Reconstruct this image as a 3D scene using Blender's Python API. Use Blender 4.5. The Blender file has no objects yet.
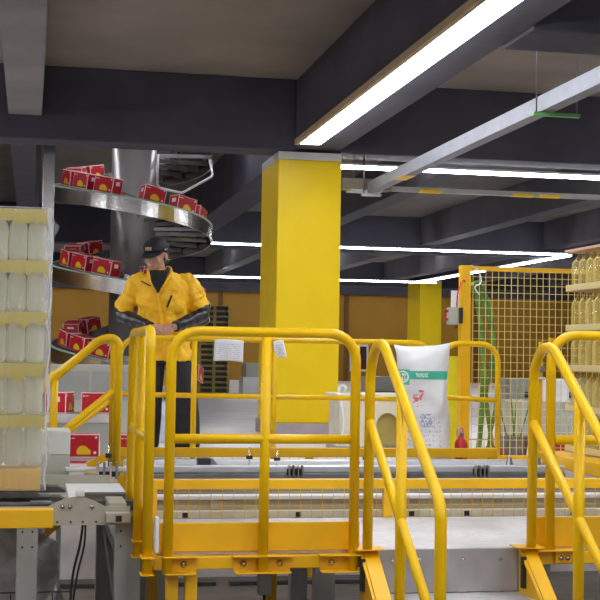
import bpy, bmesh, math, random
from mathutils import Vector, Matrix, noise
random.seed(7)
sc = bpy.context.scene
COL = sc.collection
PI = math.pi
DECK = 0.76            # height of the raised floor and the platform deck above the sunken floor

# ------------------------------------------------------------------ materials
def new_mat(name):
    m = bpy.data.materials.new(name); m.use_nodes = True
    return m, m.node_tree, m.node_tree.nodes['Principled BSDF']

def mat(name, col, rough=.5, metal=0., var=.08, scale=6., bump=0., bscale=60., spec=.5, coat=0.):
    m, nt, p = new_mat(name)
    p.inputs['Roughness'].default_value = rough
    p.inputs['Metallic'].default_value = metal
    p.inputs['Specular IOR Level'].default_value = spec
    p.inputs['Coat Weight'].default_value = coat
    tc = nt.nodes.new('ShaderNodeTexCoord')
    if var > 0:
        n = nt.nodes.new('ShaderNodeTexNoise'); n.inputs['Scale'].default_value = scale; n.inputs['Detail'].default_value = 5
        nt.links.new(tc.outputs['Object'], n.inputs['Vector'])
        r = nt.nodes.new('ShaderNodeValToRGB')
        a = [max(0, c * (1 - var * 1.6)) for c in col]; b = [min(1, c * (1 + var)) for c in col]
        r.color_ramp.elements[0].position = .3; r.color_ramp.elements[1].position = .7
        r.color_ramp.elements[0].color = (*a, 1); r.color_ramp.elements[1].color = (*b, 1)
        nt.links.new(n.outputs['Fac'], r.inputs['Fac']); nt.links.new(r.outputs['Color'], p.inputs['Base Color'])
    else:
        p.inputs['Base Color'].default_value = (*col, 1)
    if bump > 0:
        n2 = nt.nodes.new('ShaderNodeTexNoise'); n2.inputs['Scale'].default_value = bscale; n2.inputs['Detail'].default_value = 3
        nt.links.new(tc.outputs['Object'], n2.inputs['Vector'])
        b = nt.nodes.new('ShaderNodeBump'); b.inputs['Strength'].default_value = bump; b.inputs['Distance'].default_value = .01
        nt.links.new(n2.outputs['Fac'], b.inputs['Height']); nt.links.new(b.outputs['Normal'], p.inputs['Normal'])
    return m

def emit(name, col, s):
    m, nt, p = new_mat(name)
    p.inputs['Base Color'].default_value = (.9, .9, .9, 1)
    p.inputs['Emission Color'].default_value = (*col, 1); p.inputs['Emission Strength'].default_value = s
    return m

def clear(name, col, alpha, rough=.15, bump=.0, bscale=30., stretch=(1, 1, 1)):
    """thin clear plastic: partly transparent, partly glossy"""
    m, nt, p = new_mat(name)
    p.inputs['Base Color'].default_value = (*col, 1); p.inputs['Roughness'].default_value = rough
    p.inputs['Specular IOR Level'].default_value = .8
    tr = nt.nodes.new('ShaderNodeBsdfTransparent'); tr.inputs['Color'].default_value = (.97, .97, .97, 1)
    tl = nt.nodes.new('ShaderNodeBsdfTranslucent'); tl.inputs['Color'].default_value = (*col, 1)
    m1 = nt.nodes.new('ShaderNodeMixShader'); m1.inputs[0].default_value = .35
    nt.links.new(p.outputs[0], m1.inputs[1]); nt.links.new(tl.outputs[0], m1.inputs[2])
    mx = nt.nodes.new('ShaderNodeMixShader')
    nt.links.new(tr.outputs[0], mx.inputs[1]); nt.links.new(m1.outputs[0], mx.inputs[2])
    lw = nt.nodes.new('ShaderNodeLayerWeight'); lw.inputs['Blend'].default_value = .45
    mr = nt.nodes.new('ShaderNodeMapRange'); mr.inputs['To Min'].default_value = alpha; mr.inputs['To Max'].default_value = min(1, alpha + .55)
    nt.links.new(lw.outputs['Facing'], mr.inputs['Value']); nt.links.new(mr.outputs[0], mx.inputs[0])
    nt.links.new(mx.outputs[0], nt.nodes['Material Output'].inputs['Surface'])
    if bump:
        tc = nt.nodes.new('ShaderNodeTexCoord'); mp = nt.nodes.new('ShaderNodeMapping'); mp.inputs['Scale'].default_value = stretch
        n2 = nt.nodes.new('ShaderNodeTexNoise'); n2.inputs['Scale'].default_value = bscale; n2.inputs['Detail'].default_value = 4
        nt.links.new(tc.outputs['Object'], mp.inputs['Vector']); nt.links.new(mp.outputs[0], n2.inputs['Vector'])
        b = nt.nodes.new('ShaderNodeBump'); b.inputs['Strength'].default_value = bump; b.inputs['Distance'].default_value = .02
        nt.links.new(n2.outputs['Fac'], b.inputs['Height']); nt.links.new(b.outputs['Normal'], p.inputs['Normal'])
    return m

class NG:                       # small helper for printed patterns on object coordinates
    def __init__(s, nt):
        s.nt = nt; tc = nt.nodes.new('ShaderNodeTexCoord'); sp = nt.nodes.new('ShaderNodeSeparateXYZ')
        nt.links.new(tc.outputs['Object'], sp.inputs[0]); s.vec = tc.outputs['Object']
        s.x, s.y, s.z = sp.outputs
    def m(s, op, a, b=0.):
        n = s.nt.nodes.new('ShaderNodeMath'); n.operation = op
        for i, v in enumerate((a, b)):
            if isinstance(v, (int, float)): n.inputs[i].default_value = v
            else: s.nt.links.new(v, n.inputs[i])
        return n.outputs[0]
    def rect(s, x0, x1, z0, z1):
        a = s.m('MULTIPLY', s.m('GREATER_THAN', s.x, x0), s.m('LESS_THAN', s.x, x1))
        b = s.m('MULTIPLY', s.m('GREATER_THAN', s.z, z0), s.m('LESS_THAN', s.z, z1))
        return s.m('MULTIPLY', a, b)
    def circ(s, cx, cz, r):
        dx = s.m('SUBTRACT', s.x, cx); dz = s.m('SUBTRACT', s.z, cz)
        d = s.m('ADD', s.m('MULTIPLY', dx, dx), s.m('MULTIPLY', dz, dz))
        return s.m('LESS_THAN', d, r * r)
    def mix(s, fac, a, b):
        n = s.nt.nodes.new('ShaderNodeMix'); n.data_type = 'RGBA'
        s.nt.links.new(fac, n.inputs[0])
        for i, v in ((6, a), (7, b)):
            if isinstance(v, tuple): n.inputs[i].default_value = (*v, 1)
            else: s.nt.links.new(v, n.inputs[i])
        return n.outputs[2]
    def noise(s, sc_):
        n = s.nt.nodes.new('ShaderNodeTexNoise'); n.inputs['Scale'].default_value = sc_
        s.nt.links.new(s.vec, n.inputs['Vector']); return n.outputs['Fac']

YP = mat('yellow_rail_paint', (.88, .53, .001), .36, var=.05, scale=5, spec=.3)
WIRE = mat('pale_yellow_wire', (.90, .70, .22), .4, var=0)
YT = mat('yellow_steel_paint', (.87, .48, .002), .42, var=.07, scale=4, bump=.05, bscale=15)
YC = mat('yellow_column_paint', (.92, .65, .004), .42, var=.03, scale=2, spec=.3)
YW = mat('ochre_wall_paint', (.40, .20, .010), .6, var=.08, scale=.8)
CEIL = mat('ceiling_concrete', (.22, .182, .15), .85, var=.12, scale=1.2, bump=.2, bscale=12)
BEAM = mat('beam_paint', (.066, .063, .088), .8, var=.15, scale=1.5, bump=.2, bscale=14)
BEAMF = mat('secondary_beam_shaded', (.12, .115, .13), .8, var=.1, scale=1.5)  # shaded copy of the secondary beam colour; dimness of the far bays painted in
BEAML = mat('secondary_beam_paint', (.20, .185, .185), .8, var=.1, scale=1.5)
FLOORU = mat('glossy_light_floor', (.88, .86, .88), .3, var=.10, scale=1.2)
FLOORL = mat('brown_concrete_floor', (.14, .115, .095), .6, var=.25, scale=2.5, bump=.2, bscale=20)
KERB = mat('pale_plaster', (.78, .74, .73), .7, var=.15, scale=3)
GREYM = mat('grey_steel_paint', (.36, .37, .34), .45, var=.07, scale=5)
BEIGE = mat('beige_steel_paint', (.44, .41, .33), .5, var=.08, scale=4)
CREAM = mat('cream_plastic', (.82, .78, .62), .45, var=.05)
WHITE = mat('white_plastic', (.80, .80, .80), .35, var=.04)
PALEG = mat('pale_grey_panel', (.66, .67, .62), .45, var=.03)
PALEG2 = mat('sage_grey_panel', (.46, .47, .40), .45, var=.03)
STEEL = mat('stainless_steel', (.62, .60, .58), .24, metal=1., var=.12, scale=3)
STEELD = mat('dull_steel', (.30, .30, .31), .4, metal=.9, var=.2, scale=4)
TRUNK = mat('trunking_aluminium', (.24, .25, .29), .5, metal=.3, var=.06, scale=8)
ALU = mat('anodised_aluminium', (.66, .67, .70), .38, metal=.55, var=.06, scale=8)
BLACK = mat('black_rubber', (.025, .024, .024), .5, var=.2)
DARKB = mat('dark_brown_belt', (.07, .062, .055), .5, var=.25, scale=9)
RED = mat('red_paint', (.60, .02, .025), .35, var=.1)
GREEN = mat('green_hose', (.11, .27, .05), .45, var=.25, scale=9)
WOOD = mat('broom_wood', (.50, .33, .17), .6, var=.2, scale=15)
PAPER = mat('paper', (.86, .87, .90), .7, var=.03, scale=20)
SKIN = mat('skin', (.52, .28, .19), .5, var=.08, scale=14)
JACKET = mat('jacket_yellow_cloth', (.95, .52, .006), .6, var=.08, scale=9, bump=.35, bscale=22)
CLOTHB = mat('black_cloth', (.012, .012, .014), .75, var=.2, scale=12, bump=.25, bscale=30)
SHINYB = mat('black_shiny_sleeve', (.018, .018, .022), .3, var=.3, scale=22, bump=.7, bscale=26)
CAPM = mat('navy_cap_cloth', (.010, .012, .022), .7, var=.2)
HAIR = mat('black_hair', (.012, .010, .009), .6, var=.2)
LETTER = mat('gold_lettering', (.80, .60, .22), .5, var=0)
GOLD = mat('tan_trim', (.50, .38, .22), .5, var=.1)
DARKG = mat('dark_shaft', (.05, .05, .055), .5, var=.2)

BOTTLE = clear('clear_bottle_plastic', (.95, .95, .78), .50, .08, bump=.6, bscale=20, stretch=(3, 3, .6))
BOTTLEY = clear('warm_bottle_plastic', (.92, .78, .28), .15, .03)
TRAYY = clear('yellow_tray_plastic', (.88, .74, .03), .80, .3)
TRAYW = clear('pale_tray_plastic', (.88, .80, .45), .42, .35)
FILM = clear('stretch_film', (.93, .95, .98), .13, .1, bump=1., bscale=6, stretch=(5, 5, .8))
FILMB = clear('crumpled_clear_sheet', (.86, .90, .97), .8, .12, bump=1., bscale=14)
BUBBLE = clear('plastic_edge_strip', (.6, .8, .66), .5, .2)

def checker_mat():
    m, nt, p = new_mat('checker_plate'); p.inputs['Metallic'].default_value = .35; p.inputs['Roughness'].default_value = .42
    g = NG(nt)
    fac = g.noise(3.)
    fac = g.m('MULTIPLY', fac, g.m('ADD', g.noise(22.), .5)); p_col = g.mix(fac, (.40, .39, .40), (.86, .85, .87)); nt.links.new(p_col, p.inputs['Base Color'])
    w1 = nt.nodes.new('ShaderNodeTexWave'); w1.inputs['Scale'].default_value = 12; w1.bands_direction = 'DIAGONAL'
    nt.links.new(g.vec, w1.inputs['Vector'])
    mp = nt.nodes.new('ShaderNodeMapping'); mp.inputs['Scale'].default_value = (-1, 1, 1); nt.links.new(g.vec, mp.inputs['Vector'])
    w2 = nt.nodes.new('ShaderNodeTexWave'); w2.inputs['Scale'].default_value = 12; w2.bands_direction = 'DIAGONAL'
    nt.links.new(mp.outputs[0], w2.inputs['Vector'])
    h = g.m('MAXIMUM', w1.outputs['Fac'], w2.outputs['Fac'])
    b = nt.nodes.new('ShaderNodeBump'); b.inputs['Strength'].default_value = .25; b.inputs['Distance'].default_value = .004
    nt.links.new(h, b.inputs['Height']); nt.links.new(b.outputs['Normal'], p.inputs['Normal'])
    return m
PLATE = checker_mat()

CW, CD, CH = .235, .17, .165      # red carton size
def carton_mat():
    m, nt, p = new_mat('printed_red_carton'); p.inputs['Roughness'].default_value = .4
    g = NG(nt)
    ax = g.m('ABSOLUTE', g.x); ay = g.m('ABSOLUTE', g.y)
    zc = g.m('ABSOLUTE', g.m('SUBTRACT', g.z, CH / 2))
    e = .006
    ex = g.m('GREATER_THAN', ax, CW / 2 - e); ez = g.m('GREATER_THAN', zc, CH / 2 - e); ey = g.m('GREATER_THAN', ay, CD / 2 - e)
    s = g.m('ADD', g.m('ADD', ex, ez), ey); edge = g.m('GREATER_THAN', s, 1.5)
    side = g.m('GREATER_THAN', ay, CD / 2 - .004)
    sun = g.m('MULTIPLY', g.m('MAXIMUM', g.circ(.0, .040, .044), g.circ(.03, .038, .026)), g.m('MULTIPLY', side, g.m('GREATER_THAN', g.z, .022)))
    dot = g.m('MULTIPLY', g.m('MAXIMUM', g.circ(.092, .142, .009), g.circ(.085, .034, .010)), side)
    txt = g.m('MULTIPLY', g.m('MULTIPLY', g.rect(-.108, -.055, .132, .140), g.m('GREATER_THAN', g.noise(160.), .47)), side)
    label = g.m('MULTIPLY', g.rect(-.02, .05, .105, .145), g.m('GREATER_THAN', ax, 9.))
    endl = g.m('MULTIPLY', g.m('GREATER_THAN', ax, CW / 2 - .003), g.m('MULTIPLY', g.m('LESS_THAN', ay, .035), g.m('LESS_THAN', g.m('ABSOLUTE', g.m('SUBTRACT', g.z, .11)), .02)))
    c = g.mix(g.noise(8.), (.50, .006, .02), (.62, .012, .03))
    c = g.mix(sun, c, (.92, .60, .01))
    w = g.m('MAXIMUM', g.m('MAXIMUM', edge, dot), g.m('MAXIMUM', txt, endl))
    c = g.mix(w, c, (.85, .80, .80))
    nt.links.new(c, p.inputs['Base Color'])
    return m
CARTON = carton_mat()

# ------------------------------------------------------------------ mesh builder
ORG = {}
def world_org(o):
    return ORG.get(o.name, Vector((0, 0, 0)))

class B:
    def __init__(s): s.bm = bmesh.new()
    def box(s, x0, x1, y0, y1, z0, z1, bev=0.):
        r = bmesh.ops.create_cube(s.bm, size=1.)
        vs = r['verts']
        for v in vs:
            v.co = Vector((x0 + (v.co.x + .5) * (x1 - x0), y0 + (v.co.y + .5) * (y1 - y0), z0 + (v.co.z + .5) * (z1 - z0)))
        if bev > 0:
            es = list({e for v in vs for e in v.link_edges})
            bmesh.ops.bevel(s.bm, geom=es, offset=bev, segments=2, affect='EDGES', profile=.5)
        return s
    def bar(s, a, b, w, h, up=(0, 0, 1)):
        """rectangular bar from a to b; w across, h along up"""
        a = Vector(a); b = Vector(b); d = (b - a).normalized(); u = Vector(up); sd = d.cross(u).normalized(); u = sd.cross(d).normalized()
        c = [s.bm.verts.new(p + sd * i * w / 2 + u * j * h / 2) for p in (a, b) for (i, j) in ((-1, -1), (1, -1), (1, 1), (-1, 1))]
        for f in ((3, 2, 1, 0), (4, 5, 6, 7), (0, 1, 5, 4), (1, 2, 6, 5), (2, 3, 7, 6), (3, 0, 4, 7)): s.bm.faces.new([c[i] for i in f])
        return s
    def tube(s, pts, r, n=14, caps=True, closed=False, flat=None):
        """pts list of Vector, r number or list; flat=(scale) squashes the section vertically"""
        P = [Vector(p) for p in pts]; m = len(P)
        R_ = r if isinstance(r, (list, tuple)) else [r] * m
        T = []
        for i in range(m):
            if closed: t = P[(i + 1) % m] - P[i - 1]
            else: t = P[min(i + 1, m - 1)] - P[max(i - 1, 0)]
            T.append(t.normalized())
        ref = Vector((0, 0, 1)) if abs(T[0].z) < .9 else Vector((0, 1, 0))
        nrm = (ref - T[0] * ref.dot(T[0])).normalized()
        rings = []
        for i in range(m):
            nrm = (nrm - T[i] * nrm.dot(T[i])).normalized(); bn = T[i].cross(nrm)
            ring = []
            for k in range(n):
                a = 2 * PI * k / n
                off = nrm * math.cos(a) * R_[i] * (flat or 1) + bn * math.sin(a) * R_[i]
                ring.append(s.bm.verts.new(P[i] + off))
            rings.append(ring)
        rng = range(m) if closed else range(m - 1)
        for i in rng:
            A, C_ = rings[i], rings[(i + 1) % m]
            for k in range(n):
                f = s.bm.faces.new((A[k], A[(k + 1) % n], C_[(k + 1) % n], C_[k])); f.smooth = True
        if caps and not closed:
            s.bm.faces.new(list(reversed(rings[0]))); s.bm.faces.new(rings[-1])
        return s
    def cyl(s, a, b, r, n=16):
        return s.tube([a, b], r, n)
    def lathe(s, prof, c=(0, 0, 0), n=20, ax='z'):
        rings = []
        for (r, h) in prof:
            ring = []
            for k in range(n):
                a = 2 * PI * k / n
                if ax == 'z': p = (c[0] + r * math.cos(a), c[1] + r * math.sin(a), c[2] + h)
                elif ax == 'x': p = (c[0] + h, c[1] + r * math.cos(a), c[2] + r * math.sin(a))
                else: p = (c[0] + r * math.cos(a), c[1] + h, c[2] + r * math.sin(a))
                ring.append(s.bm.verts.new(p))
            rings.append(ring)
        for A, C_ in zip(rings, rings[1:]):
            for k in range(n):
                f = s.bm.faces.new((A[k], A[(k + 1) % n], C_[(k + 1) % n], C_[k])); f.smooth = True
        s.bm.faces.new(rings[0]); s.bm.faces.new(rings[-1])
        return s
    def prism(s, poly, axis, a0, a1):
        """poly in the plane across axis ('x': (y,z), 'y': (x,z), 'z': (x,y)); extruded from a0 to a1"""
        def P(p, t):
            return {'x': (t, p[0], p[1]), 'y': (p[0], t, p[1]), 'z': (p[0], p[1], t)}[axis]
        A = [s.bm.verts.new(P(p, a0)) for p in poly]; C_ = [s.bm.verts.new(P(p, a1)) for p in poly]
        s.bm.faces.new(A); s.bm.faces.new(list(reversed(C_)))
        for i in range(len(A)):
            j = (i + 1) % len(A); s.bm.faces.new((A[j], A[i], C_[i], C_[j]))
        return s
    def ball(s, c, rx, ry, rz, rot=None, seg=20):
        r = bmesh.ops.create_uvsphere(s.bm, u_segments=seg, v_segments=seg // 2 + 2, radius=1.)
        M_ = Matrix.Translation(c) @ (rot.to_4x4() if rot else Matrix.Identity(4)) @ Matrix.Diagonal((rx, ry, rz, 1))
        bmesh.ops.transform(s.bm, matrix=M_, verts=r['verts'])
        for v in r['verts']:
            for f in v.link_faces: f.smooth = True
        return s
    def build(s, name, m, parent=None, local=False):
        bmesh.ops.recalc_face_normals(s.bm, faces=s.bm.faces)
        me = bpy.data.meshes.new(name)
        if not local:
            off = world_org(parent) if parent else Vector((0, 0, 0))
            for v in s.bm.verts: v.co -= off
        s.bm.to_mesh(me); s.bm.free(); me.materials.append(m)
        o = bpy.data.objects.new(name, me); COL.objects.link(o)
        if parent:
            o.parent = parent
            ORG[o.name] = world_org(parent)
        return o

def thing(name, label, cat, loc=(0, 0, 0), rz=0., group=None):
    o = bpy.data.objects.new(name, None); COL.objects.link(o); o.location = loc; o.rotation_euler = (0, 0, rz)
    o.empty_display_size = .1
    ORG[o.name] = Vector(loc)
    return tag(o, label, cat, group)
def tag(o, label, cat, group=None, kind=None):
    o['label'] = label; o['category'] = cat
    if group: o['group'] = group
    if kind: o['kind'] = kind
    return o
def structure(o, label=None):
    o['kind'] = 'structure'
    if label: o['label'] = label
    return o
def solo(b, name, m, label, cat, loc=(0, 0, 0), rz=0., group=None):
    """thing that is one mesh, built in local coordinates"""
    o = b.build(name, m, None, local=True); o.location = loc; o.rotation_euler = (0, 0, rz)
    return tag(o, label, cat, group)
def copy_tree(o, parent=None):
    c = o.copy(); COL.objects.link(c); c.parent = parent
    for ch in list(o.children): copy_tree(ch, c)
    return c

def fillet(pts, rad, n=8):
    P = [Vector(p) for p in pts]; out = [P[0]]
    for i in range(1, len(P) - 1):
        r = rad[i - 1] if isinstance(rad, (list, tuple)) else rad
        a = (P[i - 1] - P[i]); b = (P[i + 1] - P[i]); la, lb = a.length, b.length; a.normalize(); b.normalize()
        ang = a.angle(b); 
        if ang > PI - .02: out.append(P[i]); continue
        t = min(r / math.tan(ang / 2), la * .49, lb * .49); rr = t * math.tan(ang / 2)
        c = P[i] + (a + b).normalized() * (rr / math.sin(ang / 2))
        p0 = P[i] + a * t; p1 = P[i] + b * t
        v0 = p0 - c; v1 = p1 - c; w = v0.angle(v1)
        for k in range(n + 1):
            f = k / n
            v = (v0 * math.sin((1 - f) * w) + v1 * math.sin(f * w)) / math.sin(w)
            out.append(c + v)
    out.append(P[-1])
    return out

# ------------------------------------------------------------------ setting
b = B(); b.box(-8, 24, 9.7, 46, -.1, DECK); floor = structure(b.build('floor', FLOORU), 'glossy pale floor of the raised hall')
b = B(); b.box(-8, 24, -6, 9.7, -.1, 0.); structure(b.build('floor', FLOORL), 'brown concrete floor of the sunken conveyor pit')
b = B(); b.box(-8, 24, 9.66, 9.699, 0.001, DECK + .002); structure(b.build('trim_1', KERB), 'pale plastered face of the raised floor edge')
b = B(); b.box(-8, 24, 13.30, 13.42, DECK, DECK + .004); structure(b.build('trim_2', mat('red_floor_line', (.62, .09, .16), .5)), 'red line painted across the pale floor')
b = B(); b.box(-8, 24, -6, 46.2, 4.45, 4.6); structure(b.build('ceiling', CEIL), 'grey brown concrete ceiling slab')
b = B(); b.box(-8, 24, 45, 45.2, DECK, 3.72); structure(b.build('wall_back', YW), 'ochre wall at the far end of the hall')
b = B(); b.box(-8, 24, 44.8, 45.2, 3.72, 4.45); structure(b.build('wall_back_upper', BEAM), 'dark band above the ochre wall')
b = B(); b.box(-8.2, -8, -6, 46, 0, 4.45); structure(b.build('wall_left', YW), 'ochre side wall')
b = B(); b.box(24, 24.2, -6, 46, 0, 4.45); structure(b.build('wall_right', YW), 'ochre side wall')
# wall panels joints
for i, x in enumerate((6.2, 10.55, 15.2)):
    b = B(); b.box(x, x + .14, 44.93, 45, DECK, 3.7); structure(b.build('trim_%d' % (i + 3), mat('dark_joint', (.16, .07, .01), .7)), 'dark joint between far wall panels')
# transverse main beams
ny = 0
def tbeam(x0, x1, y0, y1, z0, z1=4.45, m=BEAM):
    b = B(); b.box(x0, x1, y0, y1, z0, z1, .012); o = b.build('ceiling_beam', m); structure(o, 'painted concrete ceiling beam'); return o
tbeam(-8, 2.65, 13.62, 14.05, 3.71); tbeam(3.13, 24, 13.62, 14.05, 3.71)
tbeam(3.13, 24, 8.15, 8.72, 3.71)
for y in (26.4, 39.31): tbeam(-8, 24, y, y + .5, 3.72)
tbeam(2.651, 3.129, -6, 26.39, 3.735)                 # main longitudinal beam over the column
tbeam(2.65, 3.13, 26.91, 39.3, 3.71)
for x in (-5.5, -2.9, -.26):
    tbeam(x, x + .33, -6, 13.61, 3.94, m=BEAML)
    for y0, y1 in ((14.06, 26.39), (26.91, 39.30)): tbeam(x, x + .33, y0, y1, 3.94, m=BEAMF)
for x in (4.98, 7.75, 10.4, 13., 15.6):
    for y0, y1 in ((14.06, 26.39), (26.91, 39.30)): tbeam(x, x + .33, y0, y1, 3.88, m=BEAMF)

# columns (clad steel): structure
def column(x0, x1, y0, y1, z0, z1, cap=True):
    c = thing('structural_column', 'yellow painted square column', 'column', ((x0 + x1) / 2, (y0 + y1) / 2, z0))
    c['kind'] = 'structure'; del c['category']
    b = B(); b.box(x0, x1, y0, y1, z0 + .14, z1 - .08, .012); b.build('cladding', YC, c)
    b = B(); b.box(x0, x1 , y0, y1, z1 - .08, z1, .004); b.build('column_cap', PALEG, c)
    b = B(); b.box(x0 - .02, x1 + .03, y0 - .03, y1 + .02, z0, z0 + .14, .006); b.box(x0 - .025, x1 + .035, y0 - .035, y1 + .02, z0 + .066, z0 + .072)
    b.build('plinth', mat('mauve_plinth', (.46, .40, .42), .5), c)
    return c
column(2.47, 3.14, 13.62, 14.62, DECK, 3.70)
column(11.17, 11.83, 38., 39.3, DECK, 3.88)

# ------------------------------------------------------------------ lamps
LAMP = emit('lamp_diffuser', (.93, .95, 1.), 20.)
FILL_HIGH = emit('fill_diffuser_high', (.93, .95, 1.), 7.5)
LAMP_FAR = emit('lamp_diffuser_far', (.93, .95, 1.), 26.)
def lamp(x0, x1, y0, y1, z, label, trim=False, m=LAMP, z_top=None):
    t = thing('ceiling_lamp', label, 'lamp', ((x0 + x1) / 2, (y0 + y1) / 2, z), group='linear ceiling lamps')
    b = B(); b.box(x0, x1, y0, y1, z, z + .03, .006); b.build('diffuser', m, t)
    b = B(); b.box(x0 - .012, x1 + .012, y0 - .012, y1 + .012, z + .0301, z + .055); b.build('housing', ALU, t)
    if trim:
        b = B(); b.box(x0 - .055, x0 - .013, y0, y1, z - .012, z + .045, .004); b.build('edge_trim', GOLD, t)
    return t
lamp(2.545, 2.745, -4, 12.86, 3.66 - .0, 'long wide linear lamp under the beam, running to the yellow column', True)
lamp(3.16, 12, 14.17, 14.26, 3.635, 'linear lamp crossing behind the aluminium trunking, right of the column')
lamp(3.0, 10.4, 25.1, 25.17, 3.665, 'linear lamp across the ceiling in the middle distance', m=LAMP_FAR)
lamp(3.9, 11.0, 35.85, 35.93, 3.665, 'farthest linear lamp across the ceiling', m=LAMP_FAR)
for y in (15.3, 16.5, 29., 33.5, 41., 43.):  # unseen lamps added to brighten the spiral, far floor and back wall
    lamp(-5, 18, y, y + .2, 4.40, 'added linear fill lamp high on the slab, unseen behind a ceiling beam', m=FILL_HIGH)
lamp(-4.6, -4.4, 6.5, 13., 3.60, 'second added linear fill lamp, unseen beyond the left edge of the view', m=LAMP_FAR)  # this and the next two: unseen lamps added to brighten column and middle distance
lamp(-2.5, -2.3, 6.5, 13., 3.60, 'added linear fill lamp, unseen beyond the left edge of the view', m=LAMP_FAR)
lamp(7.3, 7.5, 6.5, 13., 3.60, 'added linear fill lamp, unseen beyond the right edge of the view', m=LAMP_FAR)
lamp(10.45, 10.57, 25.3, 35.7, 3.665, 'far lamp running lengthwise towards the small far column')
lamp(-2.2, -2.0, -3, 5.5, 3.86, 'linear lamp overhead on the left, outside the view')
lamp(6.0, 6.2, -3, 7.5, 3.86, 'linear lamp overhead on the right, outside the view')
lamp(.5, .7, -3, 5.5, 3.86, 'linear lamp overhead in the middle, outside the view')

# trunking
t = thing('cable_trunking', 'long aluminium trunking hung on rods below the ceiling at upper right', 'trunking', (3.46, 9, 3.3))
b = B(); b.box(3.415, 3.515, 5.6, 13.60, 3.30, 3.415, .004); b.build('trunk', TRUNK, t)
b = B()
for k in range(26): b.cyl((3.46, 5.8 + k * .28, 3.2995), (3.46, 5.8 + k * .28, 3.296), .007, 8)
b.build('rivet_row', GREYM, t)
for y in (8.74, 13.64):
    b = B(); b.cyl((3.385, y, 3.285), (3.385, y, 3.709 if y > 9 else 4.45), .006 if y < 9 else .009, 8); b.build('hanger_rod', STEELD, t)
    b = B(); b.box(3.36, 3.70 if y < 9 else 3.56, y - .02 if y < 9 else 13.58, y + .02 if y < 9 else 13.65, 3.27, 3.294); b.build('hanger_bracket', ALU if y > 9 else mat('green_bracket_paint', (.12, .36, .10), .5), t)
b = B(); b.cyl((3.68, 8.74, 3.27), (3.68, 8.74, 4.45), .006, 8); b.build('hanger_rod', STEELD, t)
b = B(); b.box(3.401, 3.519, 12.15, 12.5, 3.297, 3.2995); b.build('tape_mark', YP, t)
t = thing('cable_duct', 'pale duct running across behind the end of the hanging trunking', 'duct', (5, 13.7, 3.25))
b = B(); b.box(3.16, 3.70, 13.68, 13.84, 3.345, 3.46, .005); b.build('wide_duct', mat('tan_duct_paint', (.26, .22, .17), .6), t)
b = B(); b.box(3.701, 12, 13.70, 13.78, 3.345, 3.395, .005); b.build('thin_duct', GREYM, t)
b = B(); b.box(3.25, 3.6, 13.66, 13.86, 3.325, 3.344); b.build('end_plate', ALU, t)
for x in (3.3, 6.2):
    b = B(); b.cyl((x, 13.74, 3.39), (x, 13.74, 3.709), .006, 8); b.build('hanger_rod', STEELD, t)
for x in (3.86, 4.9, 5.2):
    b = B(); b.box(x + .15, x + .39, 13.695, 13.785, 3.343, 3.372); b.build('tape_mark', YP, t)

# ------------------------------------------------------------------ crossover platform
YF = 5.70; YB = 6.83
PX0, PX1 = .52, 3.6
pl = thing('crossover_platform', 'yellow framed work platform with grey checker plate deck and steps, in the foreground', 'platform', (1.8, 6.2, 0))
b = B(); b.box(PX0 + .03, PX1, YF, YB, DECK - .012, DECK); b.build('deck_plate', PLATE, pl)
b = B(); b.box(.535, 1.415, YF - .012, YF, DECK + .001, DECK + .122, .003); b.build('toe_board', YT, pl)
b = B(); b.box(2.215, PX1, YF - .012, YF, DECK + .001, DECK + .135, .003); b.build('toe_board', YT, pl)
b = B(); b.box(.52, .53, YF, YB, DECK + .001, DECK + .135, .003); b.build('toe_board', YT, pl)
b = B(); b.box(.53, 1.415, YF - .04, YF + .02, .69, .745, .004); b.build('frame_beam', YT, pl)
b = B(); b.box(2.215, PX1, YF - .04, YF + .02, .69, .745, .004); b.build('frame_beam', YT, pl)
b = B(); b.box(.53, PX1, YB - .06, YB - .01, .68, .745, .004); b.build('frame_beam', YT, pl)
b = B(); b.box(.532, .58, YF + .021, YB - .061, .69, .745, .004); b.build('frame_beam', YT, pl)
b = B(); b.box(1.46, 2.13, YF - .02, YF - .012, .575, DECK - .001); b.build('riser_plate', mat('grey_riser_plate', (.40, .38, .37), .5, metal=.3, var=.12, scale=4), pl)
for x in (1.56, 1.68, 1.88, 2.05):
    b = B(); b.lathe([(.0001, -.006), (.006, -.006), (.008, 0)], (x, YF - .021, .715), 10, 'y'); b.build('bolt', STEEL, pl)
for i, (x, y) in enumerate(((.585, YF), (.665, YF), (2.95, YF), (3.3, YF), (.60, YB - .1), (2.2, YB - .1), (1.2, YB - .1))):
    b = B(); b.box(x, x + .05, y - .02 if i < 4 else y, y + .03 if i < 4 else y + .05, 0, .689, .003); b.build('leg', YT, pl)
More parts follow.
